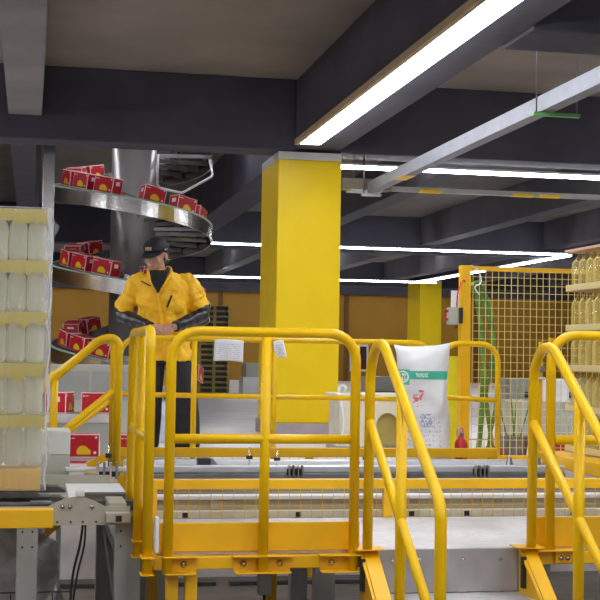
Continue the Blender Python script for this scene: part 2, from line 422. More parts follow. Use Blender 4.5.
# stair: stringers, treads, risers
for x0, x1 in ((1.405, 1.485), (2.125, 2.20)):
    b = B(); b.prism([(5.68, .755), (5.62, .755), (4.55, .0), (4.86, .0), (5.68, .56)], 'x', x0 + .012, x1 - .012); st = b.build('stringer', YT, pl)
    b = B(); b.bar((.5 * (x0 + x1), 5.655, .764), (.5 * (x0 + x1), 4.585, .006), x1 - x0, .012); b.build('flange', YT, st)
    b = B(); b.bar((.5 * (x0 + x1), 5.66, .545), (.5 * (x0 + x1), 4.89, .020), x1 - x0, .012); b.build('flange', YT, st)
    b = B(); b.box(x0 - .006, x0 + .0115, 5.585, 5.612, .60, .735); b.build('slot', BLACK, st)
    b = B(); b.box(x0 - .03, x1 + .02, 5.58, 5.69, .771, .776); b.build('base_plate', YT, st)
for k in range(3):
    z = .57 - .19 * k; y1 = 5.69 - .27 * k; y0 = y1 - .30
    b = B(); b.box(1.45, 2.14, y0, y1, z - .02, z, .004); b.build('tread', PLATE, pl)
    if k: 
        b = B(); b.box(1.46, 2.13, y1 + .0, y1 + .006, z + .001, z + .165); b.build('riser_plate', PLATE, pl)

# rear guard of the platform: box beam on posts with wire mesh under it
def wire_grid(b, x0, x1, y, z0, z1, px, pz, r=.0018):
    n = int((x1 - x0) / px)
    for i in range(n + 1):
        x = x0 + i * px; b.box(x - r, x + r, y - r, y + r, z0, z1)
    n = int((z1 - z0) / pz)
    for i in range(n + 1):
        z = z0 + i * pz; b.box(x0, x1, y - r, y + r, z - r, z + r)
gr = thing('low_guard', 'low yellow box beam with wire mesh along the back of the platform', 'guard', (2, 6.86, DECK))
b = B(); b.box(.56, 4.2, 6.85, 6.89, .905, .955, .003); b.build('beam', YT, gr)
for x in (.60, 1.83, 3.1):
    b = B(); b.box(x, x + .05, 6.845, 6.885, DECK - .06, .904, .003); b.build('post', YT, gr)
b = B(); wire_grid(b, .58, 4.2, 6.87, DECK - .01, .904, .058, .07, .0013); b.build('wire_mesh', YP, gr)

# ------------------------------------------------------------------ guard rails (round tube)
TR = .0215
def flangeplate(b, x, y, z, w=.1, d=.09, t=.007): b.box(x - w / 2, x + w / 2, y - d / 2, y + d / 2, z, z + t)
g = thing('guard_rail', 'yellow tube guard rail on the platform front, left of the steps', 'railing', (1., 5.66, .68))
yy = 5.635
b = B(); b.tube(fillet([(.583, yy, .675), (.583, yy, 1.688), (1.375, yy, 1.688), (1.375, yy, .675)], .115), TR); b.build('rail_frame', YP, g)
b = B(); b.cyl((.60, yy, 1.238), (1.355, yy, 1.238), TR * .95); b.build('mid_rail', YP, g)
b = B(); b.cyl((.985, yy, .675), (.985, yy, 1.668), TR); b.build('post', YP, g)
for x in (.583, .985, 1.375):
    x0, x1 = (x - .02, x + .13) if x < .7 else ((x - .13, x + .13) if x < 1.1 else (x - .15, x + .035))
    b = B(); b.box(x0, x1, yy - .03, yy + .025, .745, .752, .002); b.box(x0 + .01, x1 - .01, yy - .03, yy + .025, .676, .682, .002)
    b.box(x0 + .01, x1 - .01, yy + .0215, yy + .027, .682, .745)
    if True:
        o = b.build('mount_bracket', YT, g)
    bx = (x + .07,) if x < .7 else ((x - .08, x + .075) if x < 1.1 else (x - .09,))
    for q in bx:
        b = B(); b.lathe([(.0001, -.012), (.008, -.012), (.010, -.004), (.014, -.003), (.014, 0)], (q, yy + .021, .714), 12, 'y'); b.build('bolt', STEEL, o)

g = thing('guard_rail', 'yellow tube guard rail on the front of the platform, right of the steps', 'railing', (2.9, 5.66, .68))
b = B(); b.tube(fillet([(2.262, yy, .76), (2.262, yy, 1.700), (3.5, yy, 1.700), (3.5, yy, .76)], .115), TR); b.build('rail_frame', YP, g)
b = B(); b.cyl((2.28, yy, 1.238), (3.48, yy, 1.238), TR * .95); b.build('mid_rail', YP, g)
b = B(); b.cyl((2.88, yy, .76), (2.88, yy, 1.68), TR); b.build('post', YP, g)
b = B(); b.box(2.20, 2.40, yy - .03, yy + .025, .752, .759, .002); b.box(2.29, 2.39, yy + .0, yy + .0255, .70, .752); o = b.build('mount_bracket', YT, g)
for q in (2.315, 2.345):
    b = B(); b.lathe([(.0001, -.010), (.007, -.010), (.009, -.004), (.012, -.003), (.012, 0)], (q, yy - .001, .722), 12, 'y'); b.build('bolt', STEEL, o)

# side rail at the left end, three posts going back
g = thing('guard_rail', 'yellow tube side rail with closely seen posts at the left end of the platform', 'railing', (.5, 6.1, .66))
xx = .497
b = B(); b.tube(fillet([(xx, 5.63, .675), (xx, 5.63, 1.69), (xx, 6.62, 1.69), (xx, 6.62, .675)], .10), TR); b.build('rail_frame', YP, g)
b = B(); b.cyl((xx, 6.13, .675), (xx, 6.13, 1.67), TR); b.build('post', YP, g)
b = B(); b.cyl((xx, 5.65, 1.235), (xx, 6.60, 1.235), TR * .9); b.build('mid_rail', YP, g)
for y in (5.63, 6.13, 6.62):
    b = B(); b.box(xx - .025, xx + .03, y - .04, y + .08, .745, .752, .002); b.box(xx - .025, xx + .03, y - .03, y + .07, .675, .681, .002); b.build('mount_bracket', YT, g)
g = solo(B().box(-.009, .009, -.02, .02, 0, .15, .006), 'edge_guard', WHITE, 'narrow white plastic strip on the corner of the platform, beside the rail post', 'strip', (.536, 5.64, .765))

# stair handrails
def handrail(x, label):
    g = thing('stair_handrail', label, 'handrail', (x, 5.1, .7))
    b = B(); b.tube(fillet([(x, 5.60, .776), (x, 5.585, 1.795), (x, 4.565, 1.075), (x, 4.565, 0.0)], [.165, .12]), TR); b.build('rail_frame', YP, g)
    b = B(); b.tube([(x, 5.585, 1.315), (x, 4.58, .605)], TR * .9); b.build('mid_rail', YP, g)
    b = B(); b.cyl((x, 5.085, .39), (x, 5.085, 1.44), TR); b.build('post', YP, g)
    return g
handrail(1.428, 'yellow stair handrail on the left side of the platform steps')
handrail(2.163, 'yellow stair handrail on the right side of the platform steps')

# papers
def sheet(w, h, name, label, loc, rz=0, curl=.01, lines=True):
    b = B(); n = 10; g = []
    for i in range(n + 1):
        row = []
        for j in range(n + 1):
            x = (i / n - .5) * w; z = -j / n * h
            row.append(b.bm.verts.new((x, curl * math.sin(i / n * 4 + 1) * (j / n) - .002, z + .006 * math.sin(i / n * 3))))
        g.append(row)
    for i in range(n):
        for j in range(n): f = b.bm.faces.new((g[i][j], g[i + 1][j], g[i + 1][j + 1], g[i][j + 1])); f.smooth = True
    m, nt, p = new_mat('printed_' + name); p.inputs['Roughness'].default_value = .7
    q = NG(nt)
    st = q.m('GREATER_THAN', q.m('FRACT', q.m('MULTIPLY', q.z, 70.)), .62)
    k = q.m('MULTIPLY', q.m('MULTIPLY', st, q.rect(-w * .38, w * .38, -h * .85, -h * .15)), q.m('GREATER_THAN', q.noise(90.), .45))
    nt.links.new(q.mix(k, (.86, .87, .91), (.56, .60, .72)), p.inputs['Base Color'])
    o = b.build(name, m, None, local=True); o.location = loc; o.rotation_euler = (0, rz, 0)
    md = o.modifiers.new('s', 'SOLIDIFY'); md.thickness = .0008
    return tag(o, label, 'paper')
sheet(.22, .16, 'paper_sheet', 'white printed sheet hanging from the thinner rail behind the front guard rail', (1.46, 9.976, 1.70), .03)
sheet(.08, .13, 'paper_tag', 'small crumpled white tag tied on the thin rail post beside the yellow column', (1.83, 9.97, 1.70), -.2, .02)

# ------------------------------------------------------------------ second guard rail, behind the conveyors
YR = 10.0
r2 = .021
def loop_rail(x0, x1, posts, label, mid=True, z0=DECK, y=YR, beam=True):
    g = thing('guard_rail', label, 'railing', ((x0 + x1) / 2, y, DECK))
    b = B(); b.tube(fillet([(x0, y, z0), (x0, y, 1.707), (x1, y, 1.707), (x1, y, z0)], .14), r2); b.build('rail_frame', YP, g)
    if mid: 
        b = B(); b.cyl((x0 + .01, y, 1.29), (x1 - .01, y, 1.27), r2 * .9); b.build('mid_rail', YP, g)
    for x in posts:
        b = B(); b.cyl((x, y, z0), (x, y, 1.69), r2); b.build('post', YP, g)
    return g
loop_rail(.655, 3.03, (1.205, 1.81, 2.45), 'thin yellow guard rail behind the conveyors, in front of the man')
loop_rail(3.12, 3.575, (), 'short yellow guard rail loop in front of the wire mesh cage')
gb = thing('low_guard', 'yellow box beam with wire mesh under it behind the far conveyor', 'guard', (2, 9.42, .7))
b = B(); b.box(.55, 3.36, 9.395, 9.445, .875, .94, .003); b.build('beam', YT, gb)
for x in (.62, 1.94, 3.30):
    b = B(); b.box(x, x + .055, 9.40, 9.44, .0, .874, .003); b.build('post', YT, gb)
b = B(); wire_grid(b, .6, 3.3, 9.42, .70, .874, .068, .08, .0015); b.build('wire_mesh', YP, gb)

# far left stair with sloping handrails
g = thing('stair_handrail', 'yellow sloping handrail of the steps going down in front of the spiral conveyor', 'handrail', (.3, 8.6, .7))
b = B(); b.tube(fillet([(-.35, 8.6, .975), (.45, 8.6, 1.685), (.555, 8.6, 1.685), (.555, 8.6, .82)], [.14, .12]), .026); b.build('rail_frame', YP, g)
b = B(); b.cyl((.16, 8.6, .82), (.16, 8.6, 1.46), .024); b.build('post', YP, g)
b = B(); b.cyl((-.3, 8.6, .66), (.53, 8.6, 1.355), .022); b.build('mid_rail', YP, g)
g = thing('stair_handrail', 'second yellow sloping handrail, just behind the one by the spiral conveyor', 'handrail', (.3, 9.2, .7))
b = B(); b.tube(fillet([(-.35, 9.25, 1.02), (.47, 9.25, 1.675), (.565, 9.25, 1.675), (.565, 9.25, .82)], [.14, .10]), .024); b.build('rail_frame', YP, g)
b = B(); b.cyl((-.3, 9.25, .60), (.54, 9.25, 1.27), .022); b.build('mid_rail', YP, g)
b = B(); b.bar((.40, 9.2, .83), (.54, 9.2, .90), .04, .05); b.build('foot_brace', YT, g)

# ------------------------------------------------------------------ conveyors
cv = thing('modular_conveyor', 'beige sided conveyor running across behind the platform', 'conveyor', (2, 7.3, 0))
b = B()
x = .62
b.box(.62, 4.6, 7.08, 7.12, .70, .83, .003)
b.build('side_panel', BEIGE, cv)
b = B(); b.box(.62, 4.6, 7.05, 7.14, .831, .853, .004); b.build('top_strip', WHITE, cv)
b = B(); b.box(.62, 4.6, 7.03, 7.078, .735, .775, .004); b.build('lower_rail', CREAM, cv)
for x in (.80, 1.40, 2.02, 2.33, 2.94, 3.55):
    b = B(); b.box(x, x + .028, 7.024, 7.0295, .742, .768); b.build('socket', BLACK, cv)
for x in (.95, 1.22, 1.70, 1.98, 2.45, 2.72, 3.2, 3.5):
    b = B(); b.box(x, x + .06, 7.068, 7.0795, .778, .83, .002); b.build('clip', BEIGE, cv)
b = B(); b.box(.62, 4.6, 7.141, 7.9, .80, .835); b.build('belt', DARKB, cv)
b = B(); b.box(.62, 4.6, 7.901, 7.95, .70, .86, .003); b.build('rear_panel', BEIGE, cv)
for x in (.45, 1.35, 2.3, 3.4):
    b = B(); b.box(x + .18, x + .28, 7.13, 7.2, 0, .799, .004); b.build('leg', GREYM, cv)
    b = B(); b.box(x + .18, x + .28, 7.8, 7.88, 0, .799, .004); b.build('leg', GREYM, cv)
c2 = thing('slim_conveyor', 'slim conveyor with silver side profile, behind the beige conveyor', 'conveyor', (2, 8.6, 0))
b = B(); b.box(.62, 3.5, 8.45, 8.50, .845, .895, .01); b.build('front_profile', ALU, c2)
b = B(); b.box(.62, 3.5, 8.455, 8.495, .80, .844, .004); b.build('lower_profile', STEELD, c2)
b = B(); b.box(.62, 3.5, 8.501, 8.85, .84, .862); b.build('belt', WHITE, c2)
b = B(); b.box(.62, 3.5, 8.851, 8.90, .80, .90, .01); b.build('rear_profile', ALU, c2)
for x in (.7, 1.9, 3.2):
    b = B(); b.box(x, x + .07, 8.55, 8.8, 0, .839, .004); b.build('leg', GREYM, c2)
# brackets and sensors
def bracket(x, y, z, s, label, n=3):
    t = thing('guide_clamp', label, 'clamp', (x, y, z), group='guide rail clamps on the conveyors')
    for k in range(n):
        b = B(); b.box(x + k * .028 * s, x + k * .028 * s + .010 * s, y - .04, y, z, z + .075 * s, .001); b.build('plate', STEEL if k % 2 == 0 else STEELD, t)
    b = B(); b.box(x - .004, x + (.028 * (n - 1) + .012) * s, y + .001, y + .012, z + .01, z + .05 * s); b.build('back_bar', BLACK, t)
bracket(1.625, 8.44, .825, 1.0, 'dark steel guide clamp on the slim conveyor, below the yellow column', 4)
bracket(2.86, 8.44, .825, 1.0, 'dark steel guide clamp on the slim conveyor, right of the white sack', 4)
bracket(.40, 7.95, .86, 1.3, 'dark steel guide clamp at the left end of the conveyors, beside the rail posts', 4)
def sensor(x, y, z, h, label):
    t = thing('sensor_post', label, 'sensor', (x, y, z), group='sensor posts on the slim conveyor')
    b = B(); b.cyl((x, y, z), (x, y, z + h), .005, 8); b.build('rod', STEEL, t)
    b = B(); b.box(x - .02, x + .02, y - .012, y + .012, z + h * .45, z + h * .62, .002); b.build('sensor_head', BLACK, t)
sensor(1.40, 8.58, .862, .14, 'thin sensor post on the slim conveyor, left of the yellow column')
sensor(1.58, 8.58, .862, .12, 'thin sensor post on the slim conveyor, below the yellow column')
sensor(2.17, 8.58, .862, .13, 'thin sensor post on the slim conveyor, beside the front stair rail')
sensor(.505, 8.58, .862, .16, 'thin sensor post at the left end of the slim conveyor')
t = thing('drive_motor', 'small black conveyor motor below the man', 'motor', (1.15, 8.6, .865))
b = B(); b.box(1.07, 1.15, 8.56, 8.66, .863, .93, .004); b.build('motor_body', BLACK, t)
b = B(); b.prism([(1.151, .863), (1.21, .863), (1.20, .885), (1.165, .928), (1.151, .928)], 'y', 8.58, 8.65); b.build('gear_cover', STEELD, t)

# left transfer conveyor
tc_ = thing('transfer_conveyor', 'grey chain transfer conveyor at the left carrying the wrapped bottle stack', 'conveyor', (.2, 6.9, 0))
YL = 6.30
poly = [(-.6, .80), (-.6, .885), (.10, .885), (.14, .905), (.19, .925), (.23, .93), (.27, .925), (.32, .905), (.36, .885), (.475, .885), (.475, .80)]
b = B(); b.prism(poly, 'y', YL, YL + .012); b.build('side_plate', BEIGE, tc_)
for x in (.145, .205, .26, .32, .41, .06):
    b = B(); b.lathe([(.0001, -.002), (.005, -.002), (.005, 0)], (x, YL - .0005, .815), 8, 'y'); b.build('bolt', BLACK, tc_)
for x in (.165, .20, .30):
    b = B(); b.lathe([(.0001, -.01), (.009, -.01), (.011, 0)], (x, YL - .0005, .885), 10, 'y'); b.build('bolt', STEEL, tc_)
b = B(); b.box(.225, .265, YL - .01, YL + .04, .931, .955, .004); b.build('chain_guide', WHITE, tc_)
b = B(); b.box(.36, .475, YL - .06, YL - .001, .815, .862, .004); bb = b.build('end_box', BEIGE, tc_)
b = B(); b.box(.405, .433, YL - .0625, YL - .0605, .822, .848); b.build('socket', BLACK, bb)
b = B(); b.box(.375, .46, YL + .02, YL + .3, .862, .90, .006); b.build('drive_box', BEIGE, tc_)
for i, (y, z) in enumerate(((6.50, .855), (6.95, .842), (7.45, .845))):
    b = B(); b.prism([(-.6, z - .04), (-.6, z + .018), (.17, z + .018), (.21, z), (.215, z - .02), (.17, z - .04)], 'y', y, y + .12); o = b.build('chain_rail', DARKB, tc_)
    b = B(); b.box(.02, .12, y - .01, y + .03, z + .019, z + .034, .003); b.build('chain_plate', STEELD, o)
    if i < 2:
        b = B(); b.prism([(.245, z - .015), (.29, z + .030), (.52, z + .030), (.52, z - .015)], 'y', y + .02, y + .12); b.build('chain_rail', DARKB, tc_)
b = B(); b.box(.222, .53, 6.42, 7.9, .825, .838); b.build('cover_plate', WHITE, tc_)
b = B(); b.box(-.6, .221, 6.42, 7.9, .80, .832); b.build('bed', GREYM, tc_)
b = B(); b.box(.22, .56, 7.95, 8.02, .90, .925, .004); b.build('guide_rail', ALU, tc_)
b = B(); b.cyl((.33, 7.93, .895), (.41, 7.93, .895), .018, 12); b.build('roller', GOLD, tc_)
b = B(); b.box(-.6, .475, 7.9, 7.92, .80, .885); b.build('side_plate', BEIGE, tc_)
for (x0, x1, y0, y1, mm) in ((-.035, .06, YL + .013, YL + .08, GREYM), (.41, .53, YL - .02 + .033, YL + .08, GREYM), (.40, .50, 7.8, 7.88, GREYM), (-.035, .06, 7.8, 7.88, GREYM)):
    b = B(); b.box(x0, x1, y0, y1, .0, .80, .004); l = b.build('leg', mm, tc_)
    b = B()
    for zz in (.77, .70): 
        for xq in (x0 + .025, x1 - .025):
            if y0 < 7: h_ = B(); h_.lathe([(.0001, -.002), (.005, -.002), (.005, 0)], (xq, y0 - .0005, zz), 8, 'y'); h_.build('bolt_hole', BLACK, l)
    b.bm.free()
b = B(); b.bar((.45, 6.39, .30), (.45, 7.79, .60), .03, .05); b.build('brace', GREYM, tc_)
b = B(); b.bar((.45, 6.39, .62), (.45, 7.79, .66), .03, .06); b.build('brace', GREYM, tc_)
b = B(); b.prism([(.10, .795), (.28, .795), (.10, .64)], 'y', 7.0, 7.03); b.build('gusset', YT, tc_)

t = solo(B().box(-.36, .17, -.04, .04, 0, .08, .004), 'guard_beam', YT, 'short yellow box beam sticking in at the left edge above a grey leg', 'beam', (-.05, 6.0, .83))
solo(B().box(-.03, .03, -.035, .035, 0, .829, .004), 'beam_post', YT, 'yellow post under the short box beam, beyond the left edge', 'post', (-.35, 6.0, 0))
# black hanging cable
cpt = [(.262, 6.33, .80), (.25, 6.34, .70), (.225, 6.36, .58), (.215, 6.38, .45), (.225, 6.4, .34), (.26, 6.42, .28), (.33, 6.46, .24)]
def smooth(pts, n=6):
    P = [Vector(p) for p in pts]; out = []
    for i in range(len(P) - 1):
        p0, p1, p2, p3 = P[max(i - 1, 0)], P[i], P[i + 1], P[min(i + 2, len(P) - 1)]
        for k in range(n):
            t_ = k / n
            out.append(.5 * ((2 * p1) + (p2 - p0) * t_ + (2 * p0 - 5 * p1 + 4 * p2 - p3) * t_ ** 2 + (3 * p1 - p0 - 3 * p2 + p3) * t_ ** 3))
    out.append(P[-1]); return out
b = B(); b.tube(smooth(cpt), .006, 8); tag(b.build('hanging_cable', BLACK), 'black cable hanging down from the grey transfer conveyor plate', 'cable')
b = B(); b.tube(smooth([(p[0] + .012 + .01 * math.sin(i), p[1] + .01, p[2]) for i, p in enumerate(cpt)]), .005, 8); tag(b.build('hanging_cable', BLACK), 'thinner second cable hanging beside the black one below the conveyor', 'cable')

# cabinet beyond the stack
t = thing('control_cabinet', 'plain pale grey cabinet with darker lower half, right of the wrapped bottle stack', 'cabinet', (.1, 8.1, .0))
b = B(); b.box(-.10, .25, 8.06, 8.40, .99, 1.13, .006); b.build('upper_cover', PALEG, t)
b = B(); b.box(-.10, .25, 8.062, 8.40, .84, .9895, .006); b.build('lower_cover', PALEG2, t)
for x in (-.09, .185):
    b = B(); b.box(x, x + .03, 8.34, 8.38, 0, .839); b.build('leg', GREYM, t)

# plastic heap, wire rack and boards on the pit floor
def crumple(name, m, label, cat, loc, sx, sy, sz, seed, n=40, amp=.3):
    b = B(); r = bmesh.ops.create_uvsphere(b.bm, u_segments=n, v_segments=n, radius=1.)
    for v in b.bm.verts:
        d = noise.noise(v.co * 1.6 + Vector((seed, 0, 0))) * amp + abs(noise.noise(v.co * 4 + Vector((0, seed, 0)))) * amp * .8
        v.co *= 1 + d - .2
        v.co = Vector((v.co.x * sx, v.co.y * sy, max(0, (v.co.z + .9)) * sz))
    for f in b.bm.faces: f.smooth = True
    return solo(b, name, m, label, cat, loc)
crumple('plastic_sheet_heap', mat('crumpled_white_film', (.88, .91, .96), .3, var=.25, scale=7, bump=1., bscale=12), 'crumpled clear plastic sheeting on the pit floor behind the grey leg at lower left', 'plastic sheet', (-.08, 7.45, 0), .33, .3, .40, 3.1)
t = thing('wire_rack', 'thin dark wire rack standing low on the pit floor at lower left', 'rack', (.1, 6.9, 0))
b = B()
for z in (.34, .42): b.cyl((-.4, 6.75, z), (.23, 6.75, z), .0035, 6)
for x in (-.3, -.06, .14, .23): b.cyl((x, 6.75, .0), (x, 6.75, .42), .0035, 6)
b.build('rack_frame', mat('rusty_wire', (.16, .06, .05), .6), t)
b = B(); b.box(-.4, .25, 6.9, 7.0, .24, .26, .002); b.build('rack_shelf', BLACK, t)
b = B(); b.cyl((-.3, 6.95, 0), (-.3, 6.95, .24), .004, 6); b.cyl((.2, 6.95, 0), (.2, 6.95, .24), .004, 6); b.build('rack_leg', BLACK, t)
for i, (x, w) in enumerate(((.3, 2.0), (2.2, 1.6))):
    solo(B().box(-w / 2, w / 2, -.06, .06, 0, .03, .004), 'floor_board', DARKB, ('long dark board lying at the foot of the pale wall, left', 'dark board lying at the foot of the pale wall, middle')[i], 'board', (x, 9.35, 0))
# actuator hanging under the platform, grey leg parts come from the conveyors
t = thing('air_cylinder', 'small dark actuator hanging under the left part of the platform', 'actuator', (1.05, 6.2, .5))
b = B(); b.box(1.05, 1.11, 6.1, 6.16, .50, .685, .006); b.build('actuator_body', GREYM, t)
b = B(); b.cyl((1.08, 6.09, .655), (1.08, 6.07, .655), .022, 12); b.build('knob', BLACK, t)
b = B(); b.cyl((1.08, 6.13, .30), (1.08, 6.13, .50), .006, 8); b.build('piston_rod', BLACK, t)

# ------------------------------------------------------------------ bottle stacks
def bottle_bm(r, h):
    b = B(); b.lathe([(.0001, .004), (r * .7, 0), (r * .95, .012), (r, .03), (r * .97, h * .3), (r, h * .33), (r * .97, h * .36), (r, h * .6), (r * .93, h * .70), (r * .62, h * .82), (r * .34, h * .90), (r * .30, h * .985), (r * .26, h)], n=18)
    return b
LAYER_NAMES = ['bottom', 'second from bottom', 'middle', 'second from top', 'top']
# left stack : front face Y 6.9
SX1 = .085; BR = .046; LZ0 = 1.015; LP = .2585
proto = None
for L in range(5):
    z = LZ0 + L * LP
    for j in range(2):
        for i in range(4):
            x = SX1 - .058 - i * .094; y = 6.90 + .05 + j * .094
            if proto is None:
                proto = bottle_bm(BR, .245).build('bottle', BOTTLE, None, local=True); o = proto
            else:
                o = proto.copy(); COL.objects.link(o)
            o.location = (x, y, z + .004)
            tag(o, 'clear bottle in the %s layer of the film wrapped left stack' % LAYER_NAMES[L], 'bottle', 'bottles in the wrapped left stack')
for L in range(5):
    z = LZ0 + (L + 1) * LP
    t = thing('layer_tray', ('yellow slip tray under the %s layer of the left bottle stack' % LAYER_NAMES[L + 1]) if L < 4 else 'yellow slip tray covering the top of the left bottle stack', 'tray', (-.1, 7.0, z), group='yellow slip trays in the left stack')
    b = B(); b.box(-.34, SX1, 6.895, 7.10, z - .006, z - .002); b.build('tray_sheet', TRAYY, t)
    b = B(); 
    n = 30; top = []; bot = []
    pts = [(-.34 + (SX1 + .34) * k / n, 6.894) for k in range(n + 1)] + [(SX1 + .001, 6.894 + .2 * k / 8) for k in range(1, 9)]
    for (px, py) in pts:
        top.append(b.bm.verts.new((px, py, z - .001))); bot.append(b.bm.verts.new((px, py - .003, z - .055 - .035 * abs(noise.noise(Vector((px * 30, py * 9, L * 3.3)))) * 2)))
    for k in range(len(top) - 1): b.bm.faces.new((top[k], top[k + 1], bot[k + 1], bot[k]))
    o = b.build('tray_skirt', TRAYY, t); o.modifiers.new('s', 'SOLIDIFY').thickness = .0015
t = thing('loading_pallet', 'amber base slab on a dark pallet under the left bottle stack', 'pallet', (-.1, 7.0, .9))
b = B(); b.box(-.34, .07, 6.90, 7.10, .894, 1.006, .006); b.build('amber_slab', mat('amber_slab_plastic', (.90, .50, .015), .35, var=.1), t)
b = B(); b.box(-.34, .06, 6.88, 7.12, .862, .893, .004); b.build('pallet_board', DARKB, t)
# film wrapped around it
b = B(); n = 60; m_ = 90; gr_ = []
for j in range(m_ + 1):
    z = .90 + (2.315 - .90) * j / m_; row = []
    for i in range(n + 1):
        f = i / n
        if f < .7: px, py = -.36 + (SX1 + .014 + .36) * f / .7, 6.872
        else: px, py = SX1 + .014, 6.872 + .24 * (f - .7) / .3
        w = .010 * noise.noise(Vector((px * 40, py * 20, z * 5))) + .006 * math.sin(z * 24.3 * PI / PI)
        if abs(f - .7) < .03: px -= .006
        row.append(b.bm.verts.new((px + (w if f >= .68 else 0), py + (w if f < .7 else 0), z)))
    gr_.append(row)
for j in range(m_):
    for i in range(n): f = b.bm.faces.new((gr_[j][i], gr_[j][i + 1], gr_[j + 1][i + 1], gr_[j + 1][i])); f.smooth = True
# loose flap at the top corner
base = [(SX1 + .01, 6.872, 2.28), (SX1 + .035, 6.87, 2.235), (SX1 + .048, 6.868, 2.225), (SX1 + .052, 6.867, 2.245), (SX1 + .044, 6.87, 2.20), (SX1 + .022, 6.874, 2.16), (SX1 + .012, 6.876, 2.08)]
vs = [b.bm.verts.new(p) for p in base]; b.bm.faces.new(vs)
o = b.build('stretch_film', FILM); tag(o, 'clear stretch film wrapped around the left bottle stack, torn loose at the top corner', 'film')
o.modifiers.new('s', 'SOLIDIFY').thickness = .0006

# right stack, its left side face at X 3.73, receding
XR = 3.73; RL = .281; RZ0 = .95; proto = None; rb = .060
for L in range(5):
    z = RZ0 + L * RL
    for j in range(2):
        for i in range(8):
            y = 9.0 - .07 - i * .123; x = XR + .065 + j * .123
            if proto is None: proto = bottle_bm(rb, .235).build('bottle', BOTTLEY, None, local=True); o = proto
            else: o = proto.copy(); COL.objects.link(o)
            o.location = (x, y, z + .035)
            tag(o, 'large clear bottle in the %s layer of the right stack' % LAYER_NAMES[L], 'bottle', 'bottles in the right stack')
    t = thing('layer_tray', 'pale tray holding the %s layer of the right bottle stack' % LAYER_NAMES[L], 'tray', (XR + .12, 8.5, z), group='pale trays in the right stack')
    b = B(); b.box(XR - .01, XR + .30, 8.0, 9.01, z, z + .006); b.build('tray_floor', mat('tray_board', (.45, .32, .16), .7), t)
    b = B(); b.box(XR - .008, XR - .004, 8.0, 9.01, z + .007, z + .048); b.box(XR - .004, XR + .30, 9.002, 9.006, z + .007, z + .048); b.build('tray_wall', TRAYW, t)
t = solo(B().box(-.005, .31, -.5, .52, 0, .02, .002), 'cardboard_sheet', mat('pink_cardboard', (.56, .36, .26), .7), 'pinkish cardboard lid on top of the right bottle stack', 'cardboard', (XR - .01, 8.5, RZ0 + 5 * RL - .005))
t = thing('stack_table', 'yellow steel table carrying the right bottle stack', 'table', (3.9, 8.5, 0))
b = B(); b.box(3.52, 4.4, 7.95, 9.12, .86, .945, .005); b.build('table_frame', YT, t)
for x, y in ((3.56, 8.0), (4.3, 8.0), (3.56, 9.0), (4.3, 9.0)):
    b = B(); b.box(x, x + .06, y, y + .06, 0, .859, .004); b.build('leg', GREYM, t)
for k in range(2):
    solo(B().lathe([(.055, 0), (.055, .012), (.028, .014), (.012, .075), (.0001, .08)], n=20), 'guide_cone', STEELD, ('small grey cone on the conveyor below the yellow table', 'small grey cone on the conveyor at the right edge')[k], 'cone', (3.17 + .2 * k, 8.62, .863))

# ------------------------------------------------------------------ spiral conveyor
HC = Vector((1.19, 16.3, 0)); HR = .95; HI = .50; PITCH = .945
def hz(th):  # th in radians, 0 = left, pi/2 = front, pi = right, growing downwards
    return 3.56 - PITCH * th / (2 * PI)
def hp(th, r, dz=0.): return Vector((HC.x - r * math.cos(th), HC.y - r * math.sin(th), hz(th) + dz))
sp = thing('spiral_conveyor', 'stainless steel spiral conveyor winding around a central drum, carrying red cartons', 'spiral conveyor', (HC.x, HC.y, DECK))
T0, T1 = -2 * PI * .55, 2 * PI * 2.35
def hstrip(profile, name, m, n=260, t0=T0, t1=T1, par=None):
    """closed profile of (r, dz) swept along the helix"""
    b = B(); rings = []
    for i in range(n + 1):
        th = t0 + (t1 - t0) * i / n
        rings.append([b.bm.verts.new(hp(th, r, dz)) for r, dz in profile])
    k = len(profile)
    for A, C_ in zip(rings, rings[1:]):
        for q in range(k): f = b.bm.faces.new((A[q], A[(q + 1) % k], C_[(q + 1) % k], C_[q])); f.smooth = False
    b.bm.faces.new(rings[0]); b.bm.faces.new(rings[-1])
    return b.build(name, m, par or sp)
def strip(r0, r1, z0, z1): return [(r0, z0), (r1, z0), (r1, z1), (r0, z1)]
hstrip(strip(HR - .012, HR, -.155, .015), 'outer_guard', STEEL)
hstrip([(HR + .001, .010), (HR + .008, .012), (HR + .008, .030), (HR - .012, .030), (HR - .012, .016), (HR + .001, .016)], 'edge_strip', BUBBLE)
hstrip(strip(HI, HI + .012, -.01, .10), 'inner_guard', STEEL)
hstrip(strip(HI + .013, HR - .013, .0, .02), 'belt', DARKB)
hstrip(strip(HI + .05, HI + .08, -.05, -.001), 'support_rail', STEELD)
hstrip(strip(HR - .09, HR - .06, -.05, -.001), 'support_rail', STEELD)
n_r = 58
for k in range(n_r):
    th = T0 + (T1 - T0) * (k + .5) / n_r
    d = Vector((-math.cos(th), -math.sin(th), 0)); a = hp(th, .27, -.075); c = hp(th, HR - .03, -.075)
    b = B(); b.bar(a, c, .03, .045); b.build('support_arm', STEELD, sp)
b = B(); b.lathe([(.30, 0), (.30, .06), (.268, .07), (.268, 3.6)], (HC.x, HC.y, DECK), 40); b.build('drum', mat('brushed_drum_steel', (.42, .40, .40), .33, metal=.7, var=.15, scale=2), sp)
# small steel hoop frame near the top
o = B(); o.tube(fillet([(1.38, 15.25, 3.85), (1.38, 15.25, 3.47), (1.66, 15.25, 3.42), (2.03, 15.4, 3.65), (2.0, 15.5, 3.85)], .06), .014, 8); o.build('hoop', ALU, sp)
